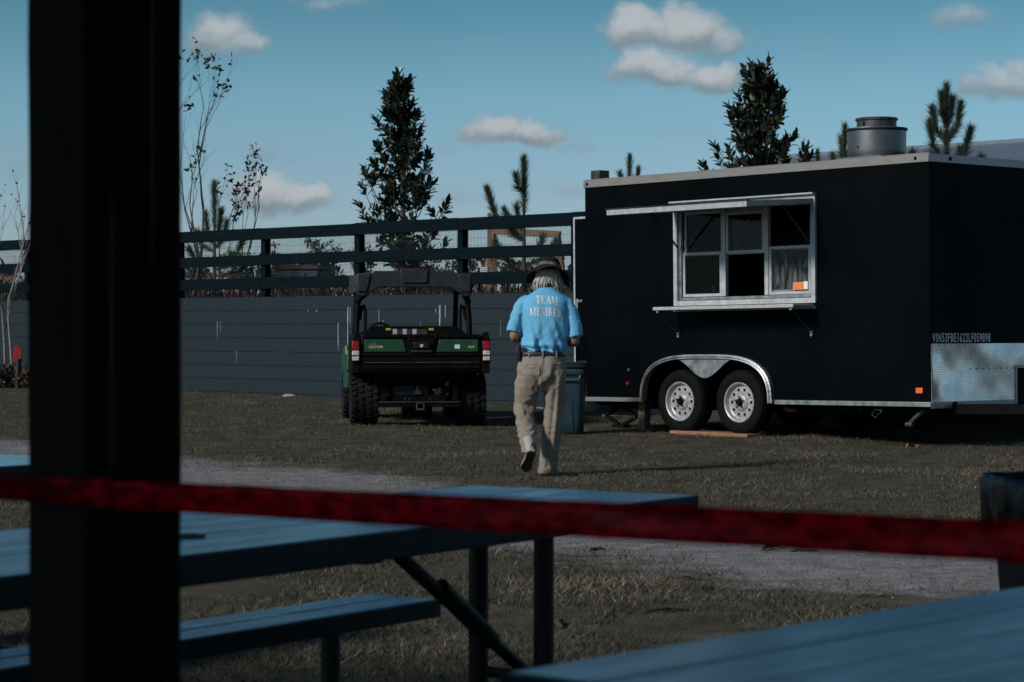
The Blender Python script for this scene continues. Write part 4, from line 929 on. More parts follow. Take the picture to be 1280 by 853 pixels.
        MB().prism([(s * .70, .86, .40), (s * .70, 1.62, .38), (s * .70, 1.70, .62), (s * .70, 1.48, .90), (s * .70, .86, .86)], (s * .06, 0, 0)).build('side_panel', 'green_paint', U, bevel=.02)
        MB().prism([(s * .60, 1.60, .55), (s * .60, 2.45, .55), (s * .60, 2.45, .75), (s * .60, 2.2, .88), (s * .60, 1.75, .90)], (s * .14, 0, 0)).build('front_fender', 'green_paint', U, bevel=.03)
        MB().box(s * .36 - .27, s * .36 + .27, .66, .80, .60, 1.07).build('seat_back', 'black_plastic', U, bevel=.04)
        MB().box(s * .36 - .27, s * .36 + .27, .80, 1.25, .58, .68).build('seat', 'black_plastic', U, bevel=.04)
        MB().box(s * .765 - .004, s * .765 + .006, .88, 1.02, .80, .90).build('side_decal', 'yellow', U)
    MB().box(-.62, .62, 1.60, 1.85, .62, .98).build('dashboard', 'black_plastic', U, bevel=.04)
    MB().box(-.58, .58, 1.85, 2.55, .55, .88).build('hood', 'green_paint', U, bevel=.06)
    MB().box(-.62, .62, 2.5, 2.62, .35, .62).build('front_bumper', 'black_plastic', U, bevel=.03)
    MB().lathe([(.17, -.012), (.185, 0), (.17, .012), (.155, 0), (.17, -.012)], 24, 'y', (-.33, 1.50, 1.0)).build('steering_wheel', 'black_plastic', U, smooth=True)
    RF = bpy.data.objects.new('roof', None); C.objects.link(RF); RF.parent = U
    # moulded plastic roof: crowned lid, deep rear visor with dropped corners
    v = []; f = []; nx, ny = 25, 9
    for j in range(ny):
        y = .42 + 1.35 * j / (ny - 1)
        for i in range(nx):
            x = -.665 + 1.33 * i / (nx - 1); e = (x / .665) ** 2
            z = 1.77 - .035 * e - .05 * (j / (ny - 1)) ** 2 + (.028 if abs(x) < .165 else 0) + (-.012 if .165 < abs(x) < .48 else 0)
            v.append((x, y, z))
    for j in range(ny - 1):
        for i in range(nx - 1): f.append((j * nx + i, j * nx + i + 1, (j + 1) * nx + i + 1, (j + 1) * nx + i))
    lid = raw('lid', v, f, 'grey_plastic', RF, smooth=True); sm = lid.modifiers.new('s', 'SOLIDIFY'); sm.thickness = .03; sm.offset = -1
    MB().prism([(-.672, .40, 1.745), (-.48, .40, 1.755), (-.47, .40, 1.775), (.47, .40, 1.775), (.48, .40, 1.755), (.672, .40, 1.745), (.672, .40, 1.50), (.60, .40, 1.47), (.41, .40, 1.585), (-.41, .40, 1.585), (-.60, .40, 1.47), (-.672, .40, 1.50)], (0, .06, 0)).build('visor', 'grey_plastic', RF, bevel=.012)
    for s in (-1, 1):
        MB().prism([(s * .665, .385, 1.735), (s * .655, .385, 1.53), (s * .555, .385, 1.53), (s * .505, .385, 1.735)], (0, .03, 0)).build('visor_corner', 'grey_plastic', RF, bevel=.01)
        MB().box(s * .66 - .025, s * .66 + .025, .46, 1.75, 1.52, 1.74).build('roof_side', 'grey_plastic', RF, bevel=.015)
        MB().tube([(s * .57, .42, 1.50), (s * .655, .58, 1.42)], .03, 8).build('roof_bracket', 'black_plastic', RF, smooth=True)
    MB().prism([(-.165, .384, 1.80), (.165, .384, 1.80), (.15, .384, 1.63), (-.15, .384, 1.63)], (0, .06, 0)).build('visor_centre', 'grey_plastic', RF, bevel=.012)
make_utv()

# ------------------------------------------------------------------ the person
def ell(cx, cy, z, rx, ry, n=28, tilt=0.0, p=2.3):
    o = []
    for j in range(n):
        a = 2 * math.pi * j / n; c, s = math.cos(a), math.sin(a)
        o.append((cx + rx * math.copysign(abs(c) ** (2 / p), c), cy + ry * math.copysign(abs(s) ** (2 / p), s), z + tilt * c * rx))
    return o
def SERIF(txt):                    # slab-serif capitals from strokes, unit height
    S = .10; T_ = .20; def_ = {}
    def vst(x, w=T_): return [[(x, 0), (x + w, 0), (x + w, 1), (x, 1)], [(x - .07, 0), (x + w + .07, 0), (x + w + .07, .07), (x - .07, .07)], [(x - .07, .93), (x + w + .07, .93), (x + w + .07, 1), (x - .07, 1)]]
    def bow(x, y0, y1, w, n=10):
        cy, ry = (y0 + y1) / 2, (y1 - y0) / 2; q = []
        for i in range(n):
            a, b = math.pi * (.5 - i / n), math.pi * (.5 - (i + 1) / n)
            q.append([(x + (w - T_) * math.cos(a), cy + (ry - .08) * math.sin(a)), (x + w * math.cos(a), cy + ry * math.sin(a)), (x + w * math.cos(b), cy + ry * math.sin(b)), (x + (w - T_) * math.cos(b), cy + (ry - .08) * math.sin(b))])
        return q
    L_ = {
        'T': ([[(.30, 0), (.47, 0), (.47, 1), (.30, 1)], [(.22, 0), (.55, 0), (.55, .07), (.22, .07)], [(.02, .91), (.75, .91), (.75, 1), (.02, 1)], [(.02, .74), (.09, .74), (.12, .92), (.02, .92)], [(.68, .74), (.75, .74), (.75, .92), (.65, .92)]], .80),
        'E': (vst(.10) + [[(.2, 0), (.70, 0), (.70, .08), (.2, .08)], [(.2, .92), (.68, .92), (.68, 1), (.2, 1)], [(.2, .47), (.52, .47), (.52, .55), (.2, .55)], [(.63, 0), (.70, 0), (.73, .25), (.66, .25)], [(.61, .75), (.68, .75), (.68, 1), (.61, 1)], [(.48, .40), (.53, .40), (.53, .62), (.48, .62)]], .78),
        'A': ([[(.06, 0), (.14, 0), (.46, 1), (.38, 1)], [(.60, 0), (.79, 0), (.50, 1), (.36, 1)], [(.2, .30), (.66, .30), (.64, .38), (.22, .38)], [(-.02, 0), (.24, 0), (.24, .07), (-.02, .07)], [(.54, 0), (.87, 0), (.87, .07), (.54, .07)]], .86),
        'M': (vst(.08, .09) + vst(.82, .16) + [[(.10, 1), (.24, 1), (.55, .12), (.46, .05)], [(.46, .05), (.55, .12), (.86, 1), (.80, 1)]], 1.10),
        'B': (vst(.10) + bow(.27, .48, 1, .40) + bow(.27, 0, .55, .46), .80),
        'R': (vst(.10) + bow(.27, .46, 1, .40) + [[(.34, .50), (.50, .52), (.80, .05), (.66, 0)], [(.64, 0), (.90, 0), (.90, .07), (.64, .07)]], .88)}
    x = 0; out = []
    for ch in txt:
        if ch == ' ': x += .4; continue
        st, w = L_[ch]; out += [[(p[0] + x, p[1]) for p in q] for q in st]; x += w + .06
    return out, x
def make_person():
    px0 = (681 - 640) / F * 20.1
    P = thing('person', 'person in light blue shirt, khaki trousers and dark hat walking away', 'person', (px0, 20.1, ground_z(px0, 20.1) + .004))
    # ---- body: one skinned figure
    V = {}; E = []; RD = {}
    def j(n, p, r, par=None):
        V[n] = (Vector(p), r if isinstance(r, tuple) else (r, r)); 
        if par: E.append((par, n))
    j('pelvis', (-.01, .0, .96), (.14, .105)); j('spine', (0, .015, 1.14), (.135, .10), 'pelvis'); j('chest', (.005, .03, 1.34), (.15, .11), 'spine'); j('neck0', (.015, .045, 1.50), (.07, .065), 'chest'); j('neck', (.02, .075, 1.565), (.052, .056), 'neck0')
    j('head0', (.025, .10, 1.63), (.068, .085), 'neck'); j('head1', (.03, .13, 1.70), (.075, .092), 'head0'); j('head2', (.032, .145, 1.765), (.05, .06), 'head1'); j('nose', (.033, .225, 1.665), (.012, .012), 'head1')
    for s, n in ((-1, 'l'), (1, 'r')):
        l = n == 'l'
        j('sh' + n, (s * .165, .03, 1.455), .055, 'chest')
        j('el' + n, (-.258, -.035, 1.150) if l else (.255, -.03, 1.105), .043, 'sh' + n)
        j('fa' + n, (-.235, .09, 1.135) if l else (.225, .10, 1.10), .040, 'el' + n)
        w = (-.125, .235, 1.14) if l else (.11, .24, 1.12); j('wr' + n, w, .026, 'fa' + n)
        pm = Vector(w) + Vector((.045 * -s, .055, .005)); j('pa' + n, pm, (.036, .018), 'wr' + n)
        for k in range(4):
            b = pm + Vector((-s * (.035 - .004 * k), .030, .026 - .018 * k)); t1 = b + Vector((-s * .022, .018, -.004)); t2 = t1 + Vector((-s * (.022 - .003 * abs(k - 1)), -.004, -.012))
            j(f'f{n}{k}a', b, .0095, 'pa' + n); j(f'f{n}{k}b', t1, .0085, f'f{n}{k}a'); j(f'f{n}{k}c', t2, .007, f'f{n}{k}b')
        th = pm + Vector((-s * .005, -.01, .042)); j(f'th{n}a', th, .011, 'pa' + n); j(f'th{n}b', th + Vector((-s * .028, .018, .012)), .009, f'th{n}a')
    j('hipl', (-.095, 0, .90), .085, 'pelvis'); j('knl', (-.155, .055, .54), .056, 'hipl'); j('cal', (-.15, -.06, .36), .05, 'knl'); j('anl', (-.122, -.24, .235), .036, 'cal'); j('ftl', (-.15, -.17, .13), (.030, .025), 'anl')
    j('hipr', (.085, .01, .90), .085, 'pelvis'); j('knr', (.075, .08, .50), .056, 'hipr'); j('car', (.055, .11, .33), .05, 'knr'); j('anr', (.025, .14, .09), .036, 'car'); j('ftr', (.03, .27, .04), (.036, .03), 'anr')
    names = list(V); me = bpy.data.meshes.new('body'); me.from_pydata([V[n][0] for n in names], [(names.index(a), names.index(b)) for a, b in E], [])
    body = bpy.data.objects.new('body', me); C.objects.link(body); body.parent = P
    sk = body.modifiers.new('skin', 'SKIN'); sk.use_smooth_shade = True
    for i, n in enumerate(names): me.skin_vertices[0].data[i].radius = V[n][1]; me.skin_vertices[0].data[i].use_root = (n == 'pelvis')
    ss = body.modifiers.new('sub', 'SUBSURF'); ss.levels = 2; ss.render_levels = 2; me.materials.append(M['skin'])
    for s in (-1, 1):
        MB().lathe([(0, .012), (.014, .010), (.022, .002), (.018, -.006), (0, -.008)], 12, 'x', (.028 + s * .088, .11, 1.665)).build('ear', 'skin', P, smooth=True)
        MB().lathe([(0, -.005), (.007, -.003), (.009, .004)], 10, 'y', (.032 + s * .03, .222, 1.695)).build('eye', 'label_white', P, smooth=True)
    # ---- trousers
    t = MB()
    def leg(rows, n=26): t.loft([ell(*r, n=n, p=2.2) for r in rows])
    t.loft([ell(-.022, .0, 1.012, .186, .128), ell(-.022, -.004, .97, .190, .135), ell(-.026, -.012, .90, .200, .148), ell(-.030, -.012, .84, .205, .150), ell(-.034, 0, .77, .20, .13), ell(-.036, .01, .70, .17, .09)])
    leg([(-.128, -.005, .93, .095, .13), (-.135, -.004, .80, .105, .132), (-.150, .012, .68, .098, .115), (-.165, .035, .58, .088, .100), (-.168, .020, .50, .083, .090), (-.158, -.03, .40, .076, .080), (-.148, -.105, .32, .070, .074), (-.136, -.18, .245, .064, .072), (-.130, -.215, .200, .062, .070)])
    leg([(.080, -.002, .93, .095, .13), (.082, .0, .80, .100, .132), (.082, .03, .68, .094, .115), (.078, .058, .55, .088, .102), (.068, .072, .43, .086, .098), (.055, .085, .30, .082, .094), (.038, .10, .17, .078, .090), (.026, .108, .06, .076, .088), (.024, .110, .030, .075, .088)])
    me = evaluated(t, .0085, 4)
    nrm = np.zeros(len(me.vertices) * 3); me.vertex_normals.foreach_get('vector', nrm); nrm = nrm.reshape(-1, 3); cos = np.zeros(len(nrm) * 3); me.vertices.foreach_get('co', cos); cos = cos.reshape(-1, 3)
    for vi in range(len(cos)):
        x, y, z = map(float, cos[vi])
        left = x < -.04
        # folds: knee crumple on the bent leg, drag lines from seat to knee, stacked cuff
        k1 = math.exp(-((z - .54) / .10) ** 2) * (1 if left else .35); k2 = math.exp(-((z - .33) / .09) ** 2) * (.8 if left else .25); k3 = math.exp(-((z - .80) / .13) ** 2); k4 = math.exp(-((z - .12) / .10) ** 2) * (0 if left else .7)
        a = .0
        a += k1 * .010 * math.sin(62 * (z + .55 * x) + 5 * fbm(x * 6, y * 6, z * 5))
        a += k2 * .009 * math.sin(95 * (z - .4 * x) + 5 * fbm(x * 7, y * 7, z * 6))
        a += k3 * .009 * math.sin(46 * (z * .55 + (1 if left else -1) * x) + 4 * fbm(x * 5, y * 5, z * 4))
        a += k4 * .006 * math.sin(80 * (z + .3 * x) + 5 * fbm(x * 8, y * 8, z * 8))
        a += .005 * fbm(x * 7, y * 7, z * 3.2, 3)
        # long drape crease on the straight leg
        if x > -.02 and z < .72: a += .010 * math.exp(-((x - (.075 + .10 * (z - .3))) / .014) ** 2) - .008 * math.exp(-((x - (.045 + .10 * (z - .3))) / .014) ** 2)
        cos[vi] += nrm[vi] * a
        if z > .985: cos[vi, 2] = min(cos[vi, 2], 1.012)
    me.vertices.foreach_set('co', cos.ravel()); me.update()
    me.materials.clear(); me.materials.append(M['khaki']); me.polygons.foreach_set('use_smooth', [True] * len(me.polygons))
    tr = bpy.data.objects.new('trousers', me); C.objects.link(tr); tr.parent = P
    MB().loft([ell(.024, .110, .010, .079, .092), ell(.024, .110, .014, .082, .095), ell(.0255, .109, .052, .083, .0955), ell(.026, .109, .056, .078, .090)]).build('cuff', 'khaki', tr, smooth=True, angle=50)
    dg = bpy.context.evaluated_depsgraph_get()
    def surf(o, x, z, off=.003):
        ok, co, nrm, _ = o.ray_cast(Vector((x, -1, z)), Vector((0, 1, 0)))
        return (co + Vector((0, -off, 0))) if ok else Vector((x, -.15, z))
    dg.update()
    def strip(name, pts, w, m, o, par, off=.003, thick=.004):
        mb = MB(); q = [surf(o, x, z, off) for x, z in pts]
        for a_, b_ in zip(q[:-1], q[1:]): mb.bar(a_, b_, thick, w, (0, 0, 1))
        return mb.build(name, m, par, smooth=True)
    for x0, x1, z0 in ((-.165, -.065, .925), (.045, .135, .925)):
        strip('back_pocket', [(x0 + (x1 - x0) * i / 8, z0 + .003 * math.sin(i)) for i in range(9)], .008, 'khaki', tr, tr, .0015, .005)
        strip('pocket_flap', [(x0 + (x1 - x0) * i / 8, z0 - .012 - .022 * (1 - abs(i - 4) / 4)) for i in range(9)], .004, 'khaki', tr, tr, .0015, .004)
    strip('seat_seam', [(-.022 + .004 * math.sin(i), .995 - i * .03) for i in range(10)], .004, 'khaki', tr, tr, .0005, .003)
    # ---- belt, loops, phone pouch
    MB().loft([ell(-.022, .0, .990, .190, .133), ell(-.022, 0, .994, .1935, .1365), ell(-.022, 0, 1.022, .1935, .1365), ell(-.022, 0, 1.026, .190, .133)]).build('belt', 'belt', P, smooth=True, angle=50)
    for x in (-.130, -.018, .095):
        y = -.1375 * (1 - abs((x + .022) / .1935) ** 2.3) ** (1 / 2.3)
        MB().box(x - .006, x + .006, y - .006, y + .004, .982, 1.034).build('belt_loop', 'khaki', tr, bevel=.002)
    ph = MB().box(-.235, -.200, -.09, -.01, .955, 1.075).build('phone_pouch', 'leather', P, bevel=.008); MB().box(-.240, -.196, -.06, -.035, 1.0, 1.07).build('pouch_clip', 'leather', ph, bevel=.004)
    # ---- shirt
    t = MB()
    def hemr(z, cx, rx, ry, lo): return ell(cx, .005, z, rx, ry, 32, tilt=lo)
    t.loft([hemr(1.026, -.014, .186, .136, -.12), hemr(1.068, -.012, .195, .146, -.10), hemr(1.13, -.010, .196, .146, -.06), ell(-.004, .006, 1.20, .193, .142, 32), ell(.0, .010, 1.30, .197, .138, 32), ell(.004, .014, 1.39, .203, .132, 32), ell(.006, .02, 1.445, .200, .120, 32), ell(.009, .026, 1.485, .172, .100, 32), ell(.012, .034, 1.515, .125, .082, 32), ell(.015, .045, 1.545, .080, .070, 32), ell(.018, .055, 1.562, .070, .066, 32)])
    t.tube([(-.13, .02, 1.468), (-.178, .016, 1.432), (-.208, .004, 1.37), (-.234, -.012, 1.29), (-.249, -.022, 1.235), (-.257, -.028, 1.19)], [.045, .060, .062, .062, .063, .065], 20)
    t.tube([(.14, .02, 1.464), (.188, .016, 1.425), (.215, .006, 1.36), (.238, -.008, 1.27), (.252, -.018, 1.20), (.258, -.024, 1.150)], [.045, .060, .062, .062, .063, .065], 20)
    me = evaluated(t, .0080, 4)
    nrm = np.zeros(len(me.vertices) * 3); me.vertex_normals.foreach_get('vector', nrm); nrm = nrm.reshape(-1, 3); cos = np.zeros(len(nrm) * 3); me.vertices.foreach_get('co', cos); cos = cos.reshape(-1, 3)
    for vi in range(len(cos)):
        x, y, z = map(float, cos[vi]); a = 0
        arm = abs(x) > .19
        low = max(0, min(1, (1.33 - z) / .2))
        a += .006 * fbm(x * 6, y * 6, z * 4, 3)
        if not arm:
            a += low * .011 * math.sin(44 * (x - .30 * (1.15 - z) * (1 if x > -.03 else -1.0)) + 4.5 * fbm(x * 3.5, y * 3.5, z * 3))      # drape from the shoulder blades
            a += .014 * math.exp(-((z - 1.085) / .02) ** 2) * (0.6 + .6 * fbm(x * 7, 0, 2))       # blouse over the belt
            a -= .010 * math.exp(-((z - 1.055 + .2 * max(0, x)) / .012) ** 2)
            a += .012 * math.exp(-((x + .115 + .25 * (z - 1.2)) / .016) ** 2) * low - .010 * math.exp(-((x + .080 + .25 * (z - 1.2)) / .018) ** 2) * low
            a += .010 * math.exp(-((x - .10 - .30 * (1.2 - z)) / .016) ** 2) * low - .009 * math.exp(-((x - .06 - .30 * (1.2 - z)) / .018) ** 2) * low
            a -= .006 * math.exp(-(x / .03) ** 2) * math.exp(-((z - 1.38) / .1) ** 2)
        else:
            a += .0035 * math.sin(48 * (z + .9 * x) + 4 * fbm(x * 5, y * 5, z * 5))
            a -= .008 * math.exp(-((abs(x) - .198) / .012) ** 2) * (1 if z < 1.34 else 0)
        cos[vi] += nrm[vi] * a
    me.vertices.foreach_set('co', cos.ravel()); me.update()
    me.materials.clear(); me.materials.append(M['shirt']); me.polygons.foreach_set('use_smooth', [True] * len(me.polygons))
    sh = bpy.data.objects.new('shirt', me); C.objects.link(sh); sh.parent = P
    bpy.context.view_layer.update()
    for (txt, wz, x0, x1, tilt) in (('TEAM', 1.432, -.075, .112, -.055), ('MEMBER', 1.338, -.125, .150, -.075)):
        qs, wd = SERIF(txt); k = (x1 - x0) / wd; hgt = .066; v = []; f = []
        for q in qs:
            n = 3; b0 = len(v)
            for iy in range(n + 1):
                for ix in range(n + 1):
                    u, w_ = ix / n, iy / n
                    p = [(q[0][c_] * (1 - u) + q[1][c_] * u) * (1 - w_) + (q[3][c_] * (1 - u) + q[2][c_] * u) * w_ for c_ in (0, 1)]
                    X = x0 + p[0] * k; Z = wz + p[1] * hgt + tilt * (X - x0) - .035 * ((X - .015) / .14) ** 2 * .5
                    c_ = surf(sh, X, Z, .0022); v.append(tuple(c_))
            for iy in range(n):
                for ix in range(n): a_ = b0 + iy * (n + 1) + ix; f.append((a_, a_ + 1, a_ + n + 2, a_ + n + 1))
        raw('lettering', v, f, 'white_print', sh)
    # ---- hair under the hat
    hv = MB(); rng = random.Random(3)
    for i in range(260):
        a = R(-200 + 220 * rng.random()); rr = .092 + .012 * rng.random(); hx = .028; hy = .115
        top = Vector((hx + rr * math.cos(a) * .92, hy + rr * math.sin(a) * 1.02, 1.715 - .02 * rng.random()))
        if top.y > .19: continue
        ln = .10 + .075 * rng.random() - .045 * (abs(top.x - hx - .01) < .028); pts = [top]
        sw = rng.uniform(-.035, .035)
        for k in range(1, 6):
            q = k / 5; pts.append(top + Vector(((top.x - hx) * .16 * q + sw * q * q, (-.012 + .0 * q) * q - .02 * q * (top.y < hy) + .012 * q * q, -ln * q)))
        hv.tube(pts, [.006, .0075, .007, .006, .0045, .0015], 5)
    hv.build('hair', 'hair', P, smooth=True)
    # ---- bush hat
    H = bpy.data.objects.new('hat', None); C.objects.link(H); H.parent = P; H.location = (.034, .118, 1.690); H.rotation_euler = (R(-20), R(6), 0)
    v = []; f = []; n = 48
    prof = [(.200, -.004), (.196, .0), (.152, .012), (.118, .020), (.112, .030), (.110, .060), (.103, .095), (.085, .112), (.05, .118), (.0, .119)]
    for ri, (r_, z) in enumerate(prof):
        for jn in range(n):
            a = 2 * math.pi * jn / n; w = max(0, (r_ - .11) / .085)
            dz = w * (-.066 * abs(math.cos(a)) ** 2.2 * (1.25 if math.cos(a) < 0 else .85) - .016 * math.sin(3 * a + .6) - .008 * math.sin(5 * a) + .018 * math.sin(a)) ; cz = 1 - .12 * (z > .08) * (abs(math.cos(a)))
            v.append((r_ * math.cos(a) * cz * .92, r_ * math.sin(a) * 1.05, z + dz + .004 * fbm(math.cos(a) * 3, math.sin(a) * 3, ri)))
    for i in range(len(prof) - 1):
        for jn in range(n): f.append((i * n + jn, i * n + (jn + 1) % n, (i + 1) * n + (jn + 1) % n, (i + 1) * n + jn))
    ho = raw('crown_and_brim', v, f, 'hat', H, smooth=True); sm = ho.modifiers.new('s', 'SOLIDIFY'); sm.thickness = .004
    MB().lathe([(.1145, .026), (.116, .028), (.1135, .054), (.112, .055)], 40, 'z').build('hat_band', 'hat_band', H, smooth=True).scale = (.925, 1.055, 1)
    # ---- shoes
    def shoe(loc, d, up, sock):
        S = bpy.data.objects.new('shoe', None); C.objects.link(S); S.parent = P
        y = Vector(d).normalized(); z = (Vector(up) - y * Vector(up).dot(y)).normalized(); x = y.cross(z)
        S.matrix_local = Matrix.Translation(loc) @ Matrix((x, y, z)).transposed().to_4x4()
        out = [(.034, 0), (.040, .03), (.036, .08), (.034, .12), (.044, .18), (.048, .21), (.042, .25), (.024, .28), (-.004, .285), (-.028, .27), (-.042, .23), (-.044, .19), (-.036, .13), (-.034, .08), (-.038, .03), (-.032, .0), (-.018, -.016), (.018, -.016)]
        def o(s, z_, toe=0): return [(px * s, (py - .12) * (1 - (1 - s) * .35) + .12, z_ + toe * max(0, py - .2)) for px, py in out]
        MB().loft([o(.97, 0, .12), o(1, .004, .12), o(1, .012, .12)]).build('outsole', 'sole', S, smooth=True, angle=40)
        MB().loft([o(1.0, .012, .12), o(1.03, .018, .12), o(1.02, .034, .12), o(.98, .036, .12)]).build('midsole', 'midsole', S, smooth=True, angle=40)
        rs = []
        for zz, s, yb in ((.036, .97, 0), (.055, .95, 0), (.075, .86, .0), (.095, .70, -.015)):
            rs.append([(px * s, (py * (1 - .0) if py < .12 else .12 + (py - .12) * max(.15, 1 - (zz - .036) * 13)), zz) for px, py in out])
        rs.append([(px * .68, min(py, .105) * .95, .105) for px, py in out])
        MB().loft(rs).build('upper', 'shoe', S, smooth=True, angle=60)
        MB().tube([(0, .045, .07), (0, .05, .17)], [.036, .034], 14).build('sock', 'sock', S, smooth=True)
    shoe((-.112, -.30, .200), (-.20, .75, -.60), (.10, .6, .79), True)
    shoe((.022, .075, .004), (.03, 1, 0), (0, 0, 1), True)
    MB().tube([(-.140, -.165, .31), (-.125, -.225, .255), (-.116, -.265, .205)], [.044, .043, .042], 14).build('sock', 'sock', P, smooth=True)
make_person()

# ------------------------------------------------------------------ plants
class Leaves:
    def __init__(s): s.v = []; s.f = []
    def leaf(s, p, d, n, l, w, fold=.25):
        p, d = Vector(p), Vector(d).normalized(); n = Vector(n); x = d.cross(n)
        if x.length < 1e-3: x = d.cross(Vector((1, 0, 0)))
        x.normalize(); n = x.cross(d); k = len(s.v)
        q = [p, p + d * l * .35 + x * w * .5 + n * w * fold, p + d * l * .75 + x * w * .36 + n * w * fold * .7, p + d * l - n * l * .06, p + d * l * .75 - x * w * .36 + n * w * fold * .7, p + d * l * .35 - x * w * .5 + n * w * fold, p + d * l * .4]
        s.v += [tuple(a) for a in q]; s.f += [(k, k + 1, k + 6), (k + 1, k + 2, k + 3, k + 6), (k + 6, k + 3, k + 4, k + 5), (k, k + 6, k + 5)]
    def needle(s, p, d, l, w):
        p, d = Vector(p), Vector(d); x = d.cross(Vector((0, 1, 0.2))).normalized() * w; k = len(s.v)
        s.v += [tuple(p - x), tuple(p + x), tuple(p + d * l)]; s.f.append((k, k + 1, k + 2))
def rdir(r): 
    a = r.random() * 2 * math.pi; z = r.uniform(-1, 1); q = math.sqrt(1 - z * z); return Vector((q * math.cos(a), q * math.sin(a), z))
def magnolia(px, d, top_y, width, seed, label, zb=1.6, xt=0):
    r = random.Random(seed); p0 = at(px, 410, d); zt = at(px, top_y, d).z - .14; h = zt - zb
    T = thing('magnolia_tree', label, 'tree', (p0.x, p0.y, zb), group='young magnolia trees')
    tr = MB(); lv = Leaves(); lb = Leaves()
    tr.tube([(0, 0, -.05), (.02, 0, h * .3), (-.01, .01, h * .6), (xt * .6, 0, h * .82), (xt, 0, h)], [.055, .045, .03, .016, .005], 8)
    shoots = [(Vector((xt, 0, h)), Vector((.03, 0, 1)))]
    nb = int(48 * h / 4 * max(1, width / 1.8))
    for i in range(nb):
        q = .10 + .86 * (i + r.random()) / nb; z = h * q; a = i * 2.4 + r.uniform(-.5, .5)
        rad = width / 2 * (1 - q) ** .85 * r.uniform(.82, 1.1) + .04
        if q < .2: rad *= .8
        b0 = Vector((xt * q, 0, z * .96)); dirh = Vector((math.cos(a), math.sin(a), 0)); tip = b0 + dirh * rad + Vector((0, 0, min(.25 + rad * r.uniform(.35, .8), max(.02, (h - z) * .8)))); mid = b0 + dirh * rad * .6 + Vector((0, 0, .05 + rad * .18))
        tr.tube([b0, mid, tip], [.016, .010, .004], 5); shoots.append((tip, (tip - mid).normalized()))
        for k in range(r.randint(3, 6)):
            u = r.uniform(.15, .95); s0 = b0.lerp(mid, u * 1.4) if u < .7 else mid.lerp(tip, (u - .7) / .3)
            e = s0 + (rdir(r) * .16 + Vector((0, 0, .14))) * r.uniform(.7, 1.2); tr.tube([s0, e], [.007, .003], 4); shoots.append((e, (e - s0).normalized()))
    for (p, dd) in shoots:
        n = r.randint(8, 12)
        for k in range(n):
            back = .20 * k / n; a = k * 2.4 + r.random(); side = dd.cross(Vector((math.sin(a), math.cos(a), .3))).normalized()
            spread = .35 + .9 * k / n; ld = (dd * (1.15 - spread * .5) + side * spread).normalized()
            L = r.uniform(.12, .185); (lb if r.random() < .14 else lv).leaf(p - dd * back, ld, dd + Vector((0, 0, .4)), L, L * .52, .12)
    tr.build('trunk', 'bark', T, smooth=True)
    o = raw('crown', lv.v, lv.f, 'magnolia_leaf', T); raw('russet_leaves', lb.v, lb.f, 'magnolia_brown', o)
    return T
def pine(px, d, top_y, shoots, seed, label, zb=1.6, nl=.17, dens=1.0, lean=0.0, trunk=True):
    # shoots: (dx, height of tip from base as fraction or absolute z, length, start z, radius of needles)
    r = random.Random(seed); p0 = at(px, 410, d); zt = at(px, top_y, d).z; h = zt - zb
    T = thing('pine_sapling', label, 'pine', (p0.x, p0.y, zb), group='pine saplings')
    tr = MB(); nd = Leaves()
    tr.tube([(0, 0, -.05), (lean * .3, 0, h * .4), (lean * .7, 0, h * .75), (lean, 0, h)], [.035, .03, .018, .006], 7)
    paths = [([(lean * .55, 0, h * .62), (lean * .8, 0, h * .82), (lean, 0, h)], 1.0)]
    for (tx_, ty_, z1, z0, x0) in shoots:
        a = Vector((x0, 0, z0)); b = Vector((tx_, ty_, z1)); m = a.lerp(b, .55) + Vector(((tx_ - x0) * .22, ty_ * .2, -.06)); paths.append(([a, m, b], .8)); tr.tube([a, m, b], [.016, .012, .005], 6)
    for pts, wgt in paths:
        pts = [Vector(q) for q in pts]; L = sum((b - a).length for a, b in zip(pts[:-1], pts[1:])); n = int(L * 800 * dens)
        for k in range(n):
            q = r.random() ** .8; u = q * (len(pts) - 1); i = min(int(u), len(pts) - 2); p = pts[i].lerp(pts[i + 1], u - i); dd = (pts[i + 1] - pts[i]).normalized()
            s = rdir(r); s = (s - dd * s.dot(dd)).normalized(); up = r.uniform(.5, 1.5) + q * .6
            l = nl * r.uniform(.55, 1.25) * (1 if q < .9 else .75); nd.needle(p, (dd * up + s * r.uniform(.35, 1.4)).normalized(), l, .0036)
    tr.build('trunk', 'bark', T, smooth=True); raw('crown', nd.v, nd.f, 'pine_needle', T)
    return T
